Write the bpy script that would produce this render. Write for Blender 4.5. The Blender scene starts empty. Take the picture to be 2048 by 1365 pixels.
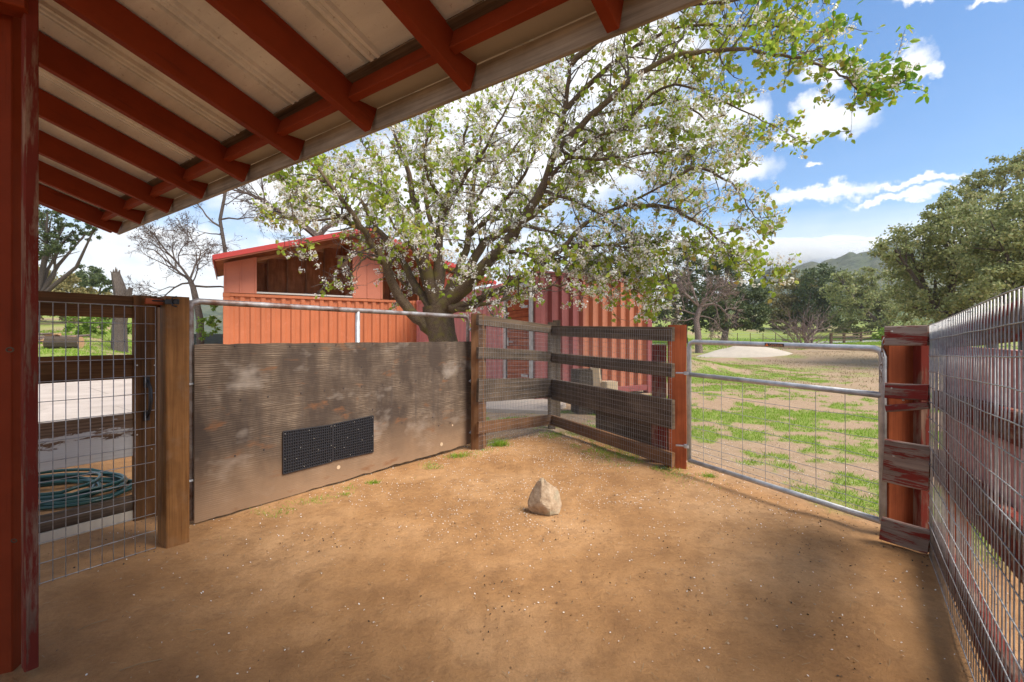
import bpy, math, random
import numpy as np
from mathutils import Vector, Matrix
R = random.Random(7)
NR = np.random.default_rng(11)
S = bpy.context.scene
COL = S.collection
F = 940.0; HY = 677.0; CX = 1024.0; EYE = 1.26

# ---------------------------------------------------------------- camera
cam = bpy.data.cameras.new('camera'); camo = bpy.data.objects.new('camera', cam); COL.objects.link(camo)
camo.location = (0, 0, EYE); camo.rotation_euler = (math.pi/2, 0, 0)
cam.sensor_width = 36; cam.lens = F/2048*36; cam.shift_y = -5.5/2048
cam.clip_start = .05; cam.clip_end = 4000
S.camera = camo
S.render.engine = 'CYCLES'; S.cycles.volume_bounces = 3
S.view_settings.view_transform = 'Standard'; S.view_settings.look = 'None'
S.view_settings.exposure = 2.02; S.view_settings.gamma = 1

# ---------------------------------------------------------------- light
SUNV = Vector((.70, -.40, 1.02)).normalized()
el = math.asin(SUNV.z); az = math.atan2(SUNV.x, SUNV.y)
sun = bpy.data.lights.new('sun', 'SUN'); suno = bpy.data.objects.new('sun', sun); COL.objects.link(suno)
sun.energy = 1.5; sun.angle = math.radians(34); sun.color = (1, .92, .80)
suno.rotation_euler = SUNV.to_track_quat('Z', 'Y').to_euler()

W = bpy.data.worlds.new('World'); S.world = W; W.use_nodes = True
nt = W.node_tree; nt.nodes.clear()
def N(nt, t, **k):
    n = nt.nodes.new(t)
    for a, b in k.items(): setattr(n, a, b)
    return n
def px_dir(x, y): return Vector(((x-CX)/F, 1, -(y-HY)/F)).normalized()
def build_world():
    L = nt.links.new
    out = N(nt, 'ShaderNodeOutputWorld')
    sky = N(nt, 'ShaderNodeTexSky', sky_type='NISHITA', sun_disc=False)
    sky.sun_elevation = el; sky.sun_rotation = az; sky.altitude = 300
    sky.air_density = 1.0; sky.dust_density = .6; sky.ozone_density = 2.2
    b1 = N(nt, 'ShaderNodeBackground'); b1.inputs['Strength'].default_value = .05
    hs = N(nt, 'ShaderNodeHueSaturation'); hs.inputs['Saturation'].default_value = 1.3; L(sky.outputs[0], hs.inputs['Color']); L(hs.outputs[0], b1.inputs['Color'])
    tc = N(nt, 'ShaderNodeTexCoord')
    sep = N(nt, 'ShaderNodeSeparateXYZ'); L(tc.outputs['Generated'], sep.inputs[0])
    nz = N(nt, 'ShaderNodeTexNoise'); nz.inputs['Scale'].default_value = 19; nz.inputs['Detail'].default_value = 8; nz.inputs['Roughness'].default_value = .62
    L(tc.outputs['Generated'], nz.inputs['Vector'])
    def math_(op, a, b=None, clamp=False):
        m = N(nt, 'ShaderNodeMath', operation=op, use_clamp=clamp)
        for i, q in enumerate((a, b)):
            if q is None: continue
            if isinstance(q, (int, float)): m.inputs[i].default_value = q
            else: L(q, m.inputs[i])
        return m.outputs[0]
    def maprange(v, a, b, c=0, d=1, smooth=True):
        m = N(nt, 'ShaderNodeMapRange', interpolation_type='SMOOTHSTEP' if smooth else 'LINEAR')
        L(v, m.inputs[0])
        for i, q in enumerate((a, b, c, d)): m.inputs[i+1].default_value = q
        return m.outputs[0]
    # displaced direction for ragged puffs
    cen = N(nt, 'ShaderNodeVectorMath', operation='SUBTRACT'); L(nz.outputs['Color'], cen.inputs[0]); cen.inputs[1].default_value = (.5, .5, .5)
    scl = N(nt, 'ShaderNodeVectorMath', operation='SCALE'); L(cen.outputs[0], scl.inputs[0]); scl.inputs['Scale'].default_value = .085
    azn = math_('ARCTAN2', sep.outputs['X'], sep.outputs['Y']); eln = math_('ARCSINE', sep.outputs['Z'])
    cb = N(nt, 'ShaderNodeCombineXYZ'); L(azn, cb.inputs[0]); L(eln, cb.inputs[1])
    dd = N(nt, 'ShaderNodeVectorMath', operation='ADD'); L(cb.outputs[0], dd.inputs[0]); L(scl.outputs[0], dd.inputs[1])
    mask = None
    puffs = [(1808, 130, 50, 32), (1846, 146, 30, 18), (1655, 250, 84, 34), (1640, 222, 50, 26), (1590, 262, 44, 18), (1650, 150, 56, 30), (1375, 262, 100, 56), (1470, 225, 64, 34),
             (1470, 345, 80, 28), (1830, 364, 120, 10), (1640, 390, 120, 17), (1800, 394, 110, 10), (1840, 2, 50, 14), (1980, -8, 50, 12),
             (1250, 120, 170, 110), (1130, 300, 200, 120), (900, 380, 240, 130), (620, 400, 200, 90), (330, 500, 220, 60), (1000, 200, 200, 90), (1630, 327, 18, 5)]
    for (x, y, rx, ry) in puffs:
        c = px_dir(x, y); ca = math.atan2(c.x, c.y); ce = math.asin(c.z)
        sb = N(nt, 'ShaderNodeVectorMath', operation='SUBTRACT'); L(dd.outputs[0], sb.inputs[0]); sb.inputs[1].default_value = (ca, ce, 0)
        mu = N(nt, 'ShaderNodeVectorMath', operation='MULTIPLY'); L(sb.outputs[0], mu.inputs[0]); mu.inputs[1].default_value = (F/rx/math.cos(ca)**2, F/ry/math.cos(ca)/math.cos(ce)**2, 0)
        ln = N(nt, 'ShaderNodeVectorMath', operation='LENGTH'); L(mu.outputs[0], ln.inputs[0])
        o = maprange(ln.outputs['Value'], 1.35, .55)
        mask = o if mask is None else math_('MAXIMUM', mask, o)
    # general broken cloud elsewhere (behind, left, overhead)
    n2 = N(nt, 'ShaderNodeTexNoise'); n2.inputs['Scale'].default_value = 3.2; n2.inputs['Detail'].default_value = 9; n2.inputs['Roughness'].default_value = .6
    mp = N(nt, 'ShaderNodeMapping'); mp.inputs['Scale'].default_value = (1, 1, 2.6); mp.inputs['Location'].default_value = (3.3, 1.7, .4)
    L(tc.outputs['Generated'], mp.inputs[0]); L(mp.outputs[0], n2.inputs['Vector'])
    g = maprange(n2.outputs['Fac'], .44, .60)
    side = maprange(sep.outputs['X'], .36, .05)
    g = math_('MULTIPLY', g, side)
    mask = math_('MAXIMUM', mask, g)
    # streaky pale bank low down
    st = N(nt, 'ShaderNodeTexNoise'); st.inputs['Scale'].default_value = 3; st.inputs['Detail'].default_value = 5
    m3 = N(nt, 'ShaderNodeMapping'); m3.inputs['Scale'].default_value = (1, 1, 14); L(tc.outputs['Generated'], m3.inputs[0]); L(m3.outputs[0], st.inputs['Vector'])
    hz0 = math_('ADD', sep.outputs['Z'], math_('MULTIPLY', math_('SUBTRACT', st.outputs['Fac'], .5), .12))
    hz = maprange(hz0, .27, .10)
    hz = math_('MULTIPLY', hz, .93)
    soft = maprange(sep.outputs['Z'], .70, .15, 0, .08, False)
    mask = math_('MAXIMUM', mask, hz); mask = math_('MAXIMUM', mask, soft)
    mask = math_('MULTIPLY', mask, .96)
    # cloud colour: white tops, grey-blue bottoms by noise
    cr = N(nt, 'ShaderNodeValToRGB'); cr.color_ramp.elements[0].position = .36; cr.color_ramp.elements[0].color = (.78, .83, .89, 1)
    cr.color_ramp.elements[1].position = .56; cr.color_ramp.elements[1].color = (1, .99, .98, 1)
    L(math_('ADD', math_('MULTIPLY', st.outputs['Fac'], .5), math_('MULTIPLY', nz.outputs['Fac'], .5)), cr.inputs[0])
    b2 = N(nt, 'ShaderNodeBackground'); L(cr.outputs[0], b2.inputs['Color']); b2.inputs['Strength'].default_value = .31
    ms = N(nt, 'ShaderNodeMixShader'); L(mask, ms.inputs[0]); L(b1.outputs[0], ms.inputs[1]); L(b2.outputs[0], ms.inputs[2])
    L(ms.outputs[0], out.inputs['Surface'])
build_world()

# ---------------------------------------------------------------- helpers
def P(x, y, d):
    """reference pixel (2048 wide) + distance -> world"""
    return Vector(((x-CX)/F*d, d, EYE-(y-HY)/F*d))
class MB:
    def __init__(s): s.v = []; s.f = []; s.uv = []
    def add(s, vs, fs, uvs=None):
        o = len(s.v); s.v += [tuple(p) for p in vs]
        for i, f in enumerate(fs):
            s.f.append([o+j for j in f]); s.uv.append(uvs[i] if uvs else [(0, 0)]*len(f))
    def bar(s, p0, p1, w, h, up=(0, 0, 1), ch=.003, n=1, jit=0., ends=0.):
        """beam p0->p1; h along up, w across"""
        p0 = Vector(p0); p1 = Vector(p1); ax = (p1-p0); L = ax.length; ax.normalize()
        up = Vector(up); sd = ax.cross(up).normalized(); up = sd.cross(ax).normalized()
        ch = min(ch, w*.3, h*.3); a, b = w/2, h/2
        prof = [(-a, -b+ch), (-a, b-ch), (-a+ch, b), (a-ch, b), (a, b-ch), (a, -b+ch), (a-ch, -b), (-a+ch, -b)]
        vv = [0, h-2*ch, h-ch, h-ch+w-2*ch, h-ch+w, 2*h+w-3*ch, 2*h+w-2*ch, 2*h+2*w-4*ch, 2*h+2*w-3*ch]
        u0, v0 = R.uniform(0, 50), R.uniform(0, 50)
        vs = []; fs = []; uvs = []
        for i in range(n+1):
            t = i/n; c = p0+ax*L*t
            if jit: c = c+up*R.uniform(-jit, jit)+sd*R.uniform(-jit, jit)*.5
            for (x, y) in prof:
                q = c+sd*x+up*y
                if i in (0, n) and ends: q = q+ax*R.uniform(-ends, ends)
                vs.append(q)
        for i in range(n):
            for j in range(8):
                k = (j+1) % 8
                fs.append([i*8+j, i*8+k, (i+1)*8+k, (i+1)*8+j])
                ua, ub = u0+L*i/n, u0+L*(i+1)/n
                uvs.append([(ua, v0+vv[j]), (ua, v0+vv[j+1]), (ub, v0+vv[j+1]), (ub, v0+vv[j])])
        fs.append(list(range(7, -1, -1))); uvs.append([(u0+prof[j][0]*.2, v0+prof[j][1]) for j in range(7, -1, -1)])
        fs.append([n*8+j for j in range(8)]); uvs.append([(u0+prof[j][0]*.2, v0+prof[j][1]) for j in range(8)])
        s.add(vs, fs, uvs); return s
    def tube(s, pts, rad, seg=8, cap=True, rough=0.):
        pts = [Vector(p) for p in pts]; n = len(pts)
        if not hasattr(rad, '__len__'): rad = [rad]*n
        vs = []; fs = []; uvs = []; u = R.uniform(0, 9)
        t = (pts[1]-pts[0]).normalized(); ref = Vector((0, 0, 1)) if abs(t.z) < .9 else Vector((1, 0, 0))
        sd = t.cross(ref).normalized(); us = []
        for i, p in enumerate(pts):
            t = (pts[min(i+1, n-1)]-pts[max(i-1, 0)]).normalized()
            sd = (sd-t*sd.dot(t)).normalized(); up = t.cross(sd)
            if i: u += (p-pts[i-1]).length
            us.append(u)
            for j in range(seg):
                a = 2*math.pi*j/seg; r = rad[i]*(1+(R.uniform(-rough, rough) if rough else 0))
                vs.append(p+(sd*math.cos(a)+up*math.sin(a))*r)
        for i in range(n-1):
            for j in range(seg):
                k = (j+1) % seg
                fs.append([i*seg+j, i*seg+k, (i+1)*seg+k, (i+1)*seg+j][::-1])
                c = 2*math.pi*max(rad[i], .01)/seg
                uvs.append([(us[i], j*c), (us[i], (j+1)*c), (us[i+1], (j+1)*c), (us[i+1], j*c)][::-1])
        if cap:
            fs.append(list(range(seg))); uvs.append([(0, 0)]*seg)
            fs.append([(n-1)*seg+j for j in range(seg)][::-1]); uvs.append([(0, 0)]*seg)
        s.add(vs, fs, uvs); return s
    def quad(s, a, b, c, d, uv=None):
        s.add([a, b, c, d], [[0, 1, 2, 3]], [uv or [(0, 0), (1, 0), (1, 1), (0, 1)]]); return s
def rootloc(p):
    l = Vector((0, 0, 0))
    while p is not None: l += p.location; p = p.parent
    return l
def tag(o, label=None, cat=None, group=None, kind=None):
    if label: o['label'] = label
    if cat: o['category'] = cat
    if group: o['group'] = group
    if kind: o['kind'] = kind
    return o
def obj(name, mb, mat, parent=None, label=None, cat=None, group=None, kind=None, smooth=False, origin=None):
    loc = rootloc(parent) if parent else (Vector(origin) if origin else None)
    V = np.array([tuple(v) for v in mb.v], dtype=np.float64) if isinstance(mb, MB) else mb[0]
    if loc is None:
        loc = Vector((float(V[:, 0].mean()), float(V[:, 1].mean()), float(V[:, 2].min())))
    V = V-np.array(loc)
    me = bpy.data.meshes.new(name)
    if isinstance(mb, MB):
        me.from_pydata(V.tolist(), [], mb.f)
        ul = me.uv_layers.new(name='UVMap'); flat = [c for f in mb.uv for q in f for c in q]
        ul.data.foreach_set('uv', flat)
    else:
        Fc = mb[1]; nf, k = Fc.shape
        me.vertices.add(len(V)); me.vertices.foreach_set('co', V.astype(np.float32).ravel())
        me.loops.add(nf*k); me.loops.foreach_set('vertex_index', Fc.astype(np.int32).ravel())
        me.polygons.add(nf); me.polygons.foreach_set('loop_start', np.arange(0, nf*k, k, dtype=np.int32))
        me.polygons.foreach_set('loop_total', np.full(nf, k, dtype=np.int32))
        me.update(calc_edges=True)
    if smooth: me.polygons.foreach_set('use_smooth', [True]*len(me.polygons))
    me.materials.append(mat)
    o = bpy.data.objects.new(name, me); COL.objects.link(o)
    if parent: o.parent = parent
    else: o.location = loc
    return tag(o, label, cat, group, kind)
def thing(name, label, cat, loc, group=None):
    o = bpy.data.objects.new(name, None); COL.objects.link(o); o.location = loc; o.empty_display_size = .2
    return tag(o, label, cat, group)
def dup(o, delta, parent):
    c = o.copy(); COL.objects.link(c); c.parent = parent; c.location = o.location+Vector(delta); return c

# numpy noise
def _h(i, j, s):
    n = (i*374761393+j*668265263+s*974711) & 0x7fffffff
    n = ((n ^ (n >> 13))*1274126177) & 0x7fffffff
    return ((n ^ (n >> 16)) & 0xffff)/65535.0
def vnoise(x, y, s=0):
    x = np.asarray(x, dtype=np.float64); y = np.asarray(y, dtype=np.float64)
    i = np.floor(x).astype(np.int64); j = np.floor(y).astype(np.int64); fx = x-i; fy = y-j
    fx = fx*fx*(3-2*fx); fy = fy*fy*(3-2*fy)
    return (_h(i, j, s)*(1-fx)+_h(i+1, j, s)*fx)*(1-fy)+(_h(i, j+1, s)*(1-fx)+_h(i+1, j+1, s)*fx)*fy
def fbm(x, y, s=0, o=4):
    a = 0; w = .5; t = 0
    for k in range(o):
        a = a+w*vnoise(x*2**k+k*17.3, y*2**k-k*9.1, s+k); t += w; w *= .5
    return a/t
def ss(x, a, b):
    t = np.clip((np.asarray(x, dtype=np.float64)-a)/(b-a), 0, 1); return t*t*(3-2*t)

# ---------------------------------------------------------------- materials
def newmat(name):
    m = bpy.data.materials.new(name); m.use_nodes = True; nt = m.node_tree
    b = nt.nodes['Principled BSDF']; return m, nt, b
def ramp(nt, fac, stops, interp='LINEAR'):
    r = N(nt, 'ShaderNodeValToRGB'); r.color_ramp.interpolation = interp
    e = r.color_ramp.elements
    while len(e) < len(stops): e.new(.5)
    for i, (p, c) in enumerate(stops):
        e[i].position = p; e[i].color = (*c, 1) if len(c) == 3 else c
    nt.links.new(fac, r.inputs[0]); return r.outputs['Color']
def noise(nt, vec, scale, detail=4, rough=.55, dist=0., mscale=None, loc=None):
    if mscale or loc:
        mp = N(nt, 'ShaderNodeMapping')
        if mscale: mp.inputs['Scale'].default_value = mscale
        if loc: mp.inputs['Location'].default_value = loc
        nt.links.new(vec, mp.inputs[0]); vec = mp.outputs[0]
    n = N(nt, 'ShaderNodeTexNoise'); n.inputs['Scale'].default_value = scale; n.inputs['Detail'].default_value = detail
    n.inputs['Roughness'].default_value = rough; n.inputs['Distortion'].default_value = dist
    nt.links.new(vec, n.inputs['Vector']); return n.outputs['Fac']
def mix(nt, fac, a, b, mode='MIX'):
    m = N(nt, 'ShaderNodeMix', data_type='RGBA', blend_type=mode)
    for i, q in ((0, fac), (6, a), (7, b)):
        if isinstance(q, (int, float)): m.inputs[i].default_value = q
        elif isinstance(q, tuple): m.inputs[i].default_value = (*q, 1) if len(q) == 3 else q
        else: nt.links.new(q, m.inputs[i])
    return m.outputs[2]
def bump(nt, b, h, strength=.3, dist=.01):
    n = N(nt, 'ShaderNodeBump'); n.inputs['Strength'].default_value = strength; n.inputs['Distance'].default_value = dist
    nt.links.new(h, n.inputs['Height']); nt.links.new(n.outputs[0], b.inputs['Normal'])
def mth(nt, op, a, b=None, clamp=False):
    m = N(nt, 'ShaderNodeMath', operation=op, use_clamp=clamp)
    for i, q in enumerate((a, b)):
        if q is None: continue
        if isinstance(q, (int, float)): m.inputs[i].default_value = q
        else: nt.links.new(q, m.inputs[i])
    return m.outputs[0]
def wood(name, dark, light, grain=1., rough=.8, bstr=.5, paint=None, pamt=.5, psoft=.03, pscale=5., dirt=None):
    """grain runs along UV.x; optional paint layer that has flaked off to show the wood"""
    m, nt, b = newmat(name)
    uv = N(nt, 'ShaderNodeTexCoord').outputs['UV']
    fib = noise(nt, uv, 1, 5, .65, .0, (2.5, 150*grain, 1))
    ring = noise(nt, uv, 1, 3, .5, .6, (1.2, 26*grain, 1))
    blot = noise(nt, uv, 3.2, 4, .6)
    g = mth(nt, 'ADD', mth(nt, 'MULTIPLY', fib, .5), mth(nt, 'MULTIPLY', ring, .5))
    c = ramp(nt, g, [(.34, dark), (.62, light)])
    c = mix(nt, mth(nt, 'MULTIPLY', ramp(nt, blot, [(.35, (1, 1, 1)), (.6, (0, 0, 0))]), .45), c, tuple(x*.5 for x in dark))
    h = g
    if paint:
        pn = noise(nt, uv, 1, 7, .68, .2, (pscale*.35, pscale*2.2, 1))
        pn = mth(nt, 'ADD', pn, mth(nt, 'MULTIPLY', mth(nt, 'SUBTRACT', fib, .5), .35))
        pm = ramp(nt, pn, [(1-pamt-psoft, (0, 0, 0)), (1-pamt+psoft, (1, 1, 1))])
        pc = mix(nt, noise(nt, uv, 6, 5, .6), tuple(x*.72 for x in paint), tuple(min(1, x*1.25) for x in paint))
        c = mix(nt, pm, c, pc)
        h = mth(nt, 'ADD', mth(nt, 'MULTIPLY', g, .6), mth(nt, 'MULTIPLY', pm, .35))
    if dirt:
        geo = N(nt, 'ShaderNodeTexCoord').outputs['Object']
        dn = noise(nt, geo, 9, 5, .6)
        c = mix(nt, ramp(nt, dn, [(.52, (0, 0, 0)), (.85, (.7, .7, .7))]), c, dirt)
    nt.links.new(c, b.inputs['Base Color']); b.inputs['Roughness'].default_value = rough
    b.inputs['Specular IOR Level'].default_value = .10
    bump(nt, b, h, bstr, .004); return m
def metal(name, c1, c2, rough=.45, met=.85, scale=8, bstr=.1):
    m, nt, b = newmat(name); t = N(nt, 'ShaderNodeTexCoord').outputs['Object']
    n = noise(nt, t, scale, 6, .65)
    nt.links.new(ramp(nt, n, [(.35, c1), (.65, c2)]), b.inputs['Base Color'])
    nt.links.new(mth(nt, 'ADD', mth(nt, 'MULTIPLY', n, .3), rough-.15), b.inputs['Roughness'])
    b.inputs['Metallic'].default_value = met; bump(nt, b, n, bstr, .002); return m
def steelpaint(name, c, c2=None, rust=.3, grad=None):
    m, nt, b = newmat(name); tc = N(nt, 'ShaderNodeTexCoord'); t = tc.outputs['Object']; uv = tc.outputs['UV']
    n = noise(nt, t, 1.5, 6, .6); st = noise(nt, uv, 1, 5, .6, 0, (7, .5, 1))
    col = mix(nt, n, tuple(x*.82 for x in c), tuple(min(1, x*1.15) for x in c))
    if grad:
        sp = N(nt, 'ShaderNodeSeparateXYZ'); nt.links.new(uv, sp.inputs[0])
        e = mth(nt, 'ADD', sp.outputs[0], mth(nt, 'MULTIPLY', n, .25))
        col2 = mix(nt, n, tuple(x*.85 for x in grad[0]), tuple(x*1.1 for x in grad[0]))
        col = mix(nt, ramp(nt, mth(nt, 'DIVIDE', e, 4.), [((grad[1]-.04)/4, (0, 0, 0)), ((grad[1]+.12)/4, (1, 1, 1))]), col, col2)
    col = mix(nt, ramp(nt, st, [(.5, (0, 0, 0)), (.8, (rust, rust, rust))]), col, (.10, .035, .02))
    fade = noise(nt, t, 5, 6, .7)
    col = mix(nt, ramp(nt, fade, [(.55, (0, 0, 0)), (.75, (.35, .35, .35))]), col, tuple(min(1, x*1.2+.08) for x in c))
    nt.links.new(col, b.inputs['Base Color']); b.inputs['Roughness'].default_value = .6
    b.inputs['Specular IOR Level'].default_value = .3
    bump(nt, b, mth(nt, 'ADD', fade, n), .12, .01); return m
def plain(name, c, rough=.7, var=.2, scale=20, bstr=.2, met=0):
    m, nt, b = newmat(name); t = N(nt, 'ShaderNodeTexCoord').outputs['Object']
    n = noise(nt, t, scale, 5, .6)
    nt.links.new(mix(nt, n, tuple(x*(1-var) for x in c), tuple(min(1, x*(1+var)) for x in c)), b.inputs['Base Color'])
    b.inputs['Roughness'].default_value = rough; b.inputs['Metallic'].default_value = met; bump(nt, b, n, bstr, .003); return m
def leafmat(name, cols, trans=.35, rough=.55):
    m, nt, b = newmat(name)
    g = N(nt, 'ShaderNodeNewGeometry')
    c = ramp(nt, g.outputs['Random Per Island'], [(i/max(1, len(cols)-1), q) for i, q in enumerate(cols)])
    nt.links.new(c, b.inputs['Base Color']); b.inputs['Roughness'].default_value = rough
    b.inputs['Specular IOR Level'].default_value = .3
    tr = N(nt, 'ShaderNodeBsdfTranslucent'); nt.links.new(c, tr.inputs[0])
    ms = N(nt, 'ShaderNodeMixShader'); ms.inputs[0].default_value = trans
    nt.links.new(b.outputs[0], ms.inputs[1]); nt.links.new(tr.outputs[0], ms.inputs[2])
    nt.links.new(ms.outputs[0], nt.nodes['Material Output'].inputs['Surface']); return m
def barkmat(name, c1, c2, moss=None, scale=1.):
    m, nt, b = newmat(name); tc = N(nt, 'ShaderNodeTexCoord'); t = tc.outputs['Object']; uv = tc.outputs['UV']
    v = N(nt, 'ShaderNodeTexVoronoi', feature='DISTANCE_TO_EDGE'); mp = N(nt, 'ShaderNodeMapping'); mp.inputs['Scale'].default_value = (12*scale, 45*scale, 1)
    wn = N(nt, 'ShaderNodeTexNoise'); wn.inputs['Scale'].default_value = 9; nt.links.new(uv, wn.inputs['Vector'])
    ad = N(nt, 'ShaderNodeVectorMath', operation='MULTIPLY_ADD'); nt.links.new(wn.outputs['Color'], ad.inputs[0]); ad.inputs[1].default_value = (.12, .04, 0); nt.links.new(uv, ad.inputs[2])
    nt.links.new(ad.outputs[0], mp.inputs[0]); nt.links.new(mp.outputs[0], v.inputs['Vector'])
    n = noise(nt, t, 14, 6, .65)
    h = mth(nt, 'ADD', ramp(nt, v.outputs['Distance'], [(0, (0, 0, 0)), (.25, (1, 1, 1))]), mth(nt, 'MULTIPLY', n, .6))
    c = ramp(nt, h, [(.2, tuple(x*.45 for x in c1)), (.7, c1), (1., c2)])
    if moss:
        mn = noise(nt, t, 5, 6, .7)
        c = mix(nt, ramp(nt, mn, [(.5, (0, 0, 0)), (.62, (.8, .8, .8))]), c, moss)
    nt.links.new(c, b.inputs['Base Color']); b.inputs['Roughness'].default_value = .9; b.inputs['Specular IOR Level'].default_value = .15
    bump(nt, b, h, .7, .02); return m

M_red = wood('red_stained_timber', (.05, .010, .004), (.20, .036, .012), .7, .65, .6, paint=(.22, .035, .011), pamt=.68, psoft=.12)
M_redold = wood('worn_red_timber', (.13, .06, .04), (.36, .22, .15), .45, .8, 1., paint=(.17, .028, .018), pamt=.53, pscale=8, psoft=.05)
M_redpost = wood('orange_red_timber', (.19, .042, .016), (.36, .095, .035), .6, .7, .5)
M_grey = wood('weathered_grey_timber', (.05, .034, .023), (.19, .135, .09), .8, .85, .8)
M_greyred = wood('weathered_timber_with_red_paint', (.15, .10, .08), (.38, .29, .23), .7, .85, .9, paint=(.22, .035, .025), pamt=.46, pscale=11)
M_redgrey = wood('red_painted_weathered_timber', (.15, .09, .07), (.34, .25, .2), .7, .85, .9, paint=(.22, .035, .028), pamt=.53, pscale=10)
M_brown = wood('stained_brown_timber', (.05, .023, .009), (.21, .10, .04), .7, .65, .5)
M_postb = wood('orange_brown_post_timber', (.15, .062, .020), (.37, .175, .06), .6, .6, .5, dirt=(.28, .18, .11))
M_fpost = wood('brown_fence_post_timber', (.12, .055, .024), (.30, .15, .07), .6, .75, .5, dirt=(.18, .14, .10))
M_whitepeel = wood('timber_with_peeling_white_paint', (.09, .055, .035), (.26, .17, .11), .7, .8, .6, paint=(.62, .58, .50), pamt=.52, psoft=.008, pscale=1.6)
M_whiteb = plain('cream_painted_timber', (.55, .48, .37), .7, .15, 9)
M_orangewood = wood('orange_plank_timber', (.28, .06, .025), (.50, .14, .06), .5, .75, .5)
M_inner = wood('dark_interior_timber', (.28, .095, .035), (.52, .20, .08), .4, .8, .3)
M_siding = plain('salmon_painted_siding', (.50, .165, .09), .7, .08, 6)
M_galv = metal('galvanised_pipe', (.36, .37, .38), (.58, .58, .58), .5, .5, 12)
M_galvrust = metal('galvanised_pipe_with_rust', (.16, .085, .06), (.42, .42, .42), .55, .55, 7)
M_wire = metal('galvanised_wire', (.30, .30, .30), (.50, .49, .48), .45, .4, 30)
M_wirefine = metal('fine_grey_wire', (.20, .20, .20), (.34, .335, .33), .5, .3, 30)
M_black = plain('black_iron', (.015, .015, .018), .5, .3, 30)
M_rubber = plain('black_rubber', (.018, .018, .022), .55, .3, 30)
M_screw = plain('zinc_screw', (.6, .58, .52), .4, .1, 30, .05, .6)
M_orange = steelpaint('orange_container_paint', (.50, .155, .065), rust=.2)
M_pink = steelpaint('pink_container_paint', (.60, .23, .21), rust=.2)
M_maroon = steelpaint('maroon_and_orange_container_paint', (.28, .085, .08), rust=.4, grad=((.43, .155, .085), 1.15))
M_maroon1 = steelpaint('maroon_container_paint', (.25, .07, .065), rust=.5)
M_roofred = plain('red_roof_metal', (.40, .035, .025), .45, .12, 3, .03)
M_gutter = wood('weathered_gutter_board', (.20, .17, .14), (.50, .45, .38), .5, .6, .2)
M_tan = plain('tan_metal', (.42, .38, .31), .6, .12, 6)
M_conc = plain('pale_concrete', (.47, .39, .32), .9, .10, 2.5, .15)
M_rock = plain('tan_rock', (.40, .27, .16), .9, .45, 9, .9)
M_sand = plain('pale_sand', (.46, .40, .32), .95, .2, 3, .9)
M_petal = leafmat('white_petal', [(.80, .76, .70), (.92, .90, .86), (.88, .85, .78)], .25)
M_blossom = leafmat('pear_blossom', [(.88, .84, .75), (.94, .92, .86), (.90, .85, .74), (.94, .92, .87), (.95, .94, .91), (.48, .32, .2), (.93, .91, .85), (.92, .90, .83)], .5)
M_leaf = leafmat('spring_leaf', [(.22, .32, .03), (.38, .50, .05), (.48, .58, .08), (.28, .40, .04), (.50, .50, .10), (.38, .50, .05), (.48, .32, .09)], .5)
M_oak = leafmat('live_oak_leaf', [(.16, .19, .07), (.30, .34, .13), (.42, .43, .18), (.22, .26, .10), (.46, .41, .20)], .35)
M_oakd = leafmat('dark_oak_leaf', [(.05, .075, .024), (.09, .125, .045), (.14, .17, .065), (.07, .10, .035)], .25)
M_oaky = leafmat('olive_brush_leaf', [(.15, .14, .05), (.26, .23, .09), (.32, .25, .10), (.20, .19, .06)], .25)
M_bright = leafmat('bright_green_leaf', [(.12, .22, .02), (.22, .34, .04), (.16, .28, .04)], .35)
M_dryleaf = leafmat('dry_leaf', [(.06, .035, .02), (.12, .07, .04), (.04, .025, .015)], .2)
M_grass = leafmat('grass_blade', [(.16, .28, .02), (.28, .44, .04), (.22, .36, .03), (.36, .48, .07)], .35)
M_straw = leafmat('straw_blade', [(.38, .27, .14), (.28, .19, .10), (.45, .34, .20)], .15)
M_debris = leafmat('ground_debris', [(.05, .032, .02), (.10, .06, .035), (.03, .02, .014), (.30, .17, .08), (.42, .26, .12)], 0)
M_bark = barkmat('pear_bark', (.15, .10, .065), (.32, .23, .15), (.24, .20, .06))
M_twig = barkmat('twig_bark', (.17, .13, .105), (.32, .27, .23))
M_barkg = barkmat('grey_brown_bark', (.11, .085, .068), (.24, .20, .17), None, .6)
M_drytwig = barkmat('dry_pinkish_bark', (.20, .14, .12), (.40, .31, .27))
M_hose = plain('green_hose_rubber', (.008, .048, .042), .35, .25, 10, .05)
M_log = barkmat('log_bark', (.08, .06, .045), (.2, .15, .11))
M_cut = plain('fresh_cut_wood', (.52, .30, .15), .8, .2, 12)
M_palecut = plain('pale_cut_wood', (.60, .44, .28), .8, .15, 12)
M_road = plain('pale_asphalt_road', (.36, .34, .33), .9, .1, 2)

def peelmat():
    m, nt, b = newmat('brown_board_with_white_paint_below'); tc = N(nt, 'ShaderNodeTexCoord'); uv = tc.outputs['UV']
    sp = N(nt, 'ShaderNodeSeparateXYZ'); nt.links.new(tc.outputs['Object'], sp.inputs[0])
    fib = noise(nt, uv, 1, 5, .65, 0, (2.5, 110, 1)); rag = noise(nt, uv, 1, 6, .7, .2, (4, 22, 1))
    c = ramp(nt, fib, [(.34, (.085, .045, .022)), (.64, (.26, .16, .09))])
    e = mth(nt, 'ADD', sp.outputs[2], mth(nt, 'MULTIPLY', mth(nt, 'SUBTRACT', rag, .5), .42))
    pm = ramp(nt, e, [(.725, (1, 1, 1)), (.732, (0, 0, 0))])
    c = mix(nt, pm, c, mix(nt, fib, (.52, .49, .43), (.74, .71, .64)))
    nt.links.new(c, b.inputs['Base Color']); b.inputs['Roughness'].default_value = .8
    bump(nt, b, mth(nt, 'ADD', fib, pm), .4, .004); return m
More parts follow.
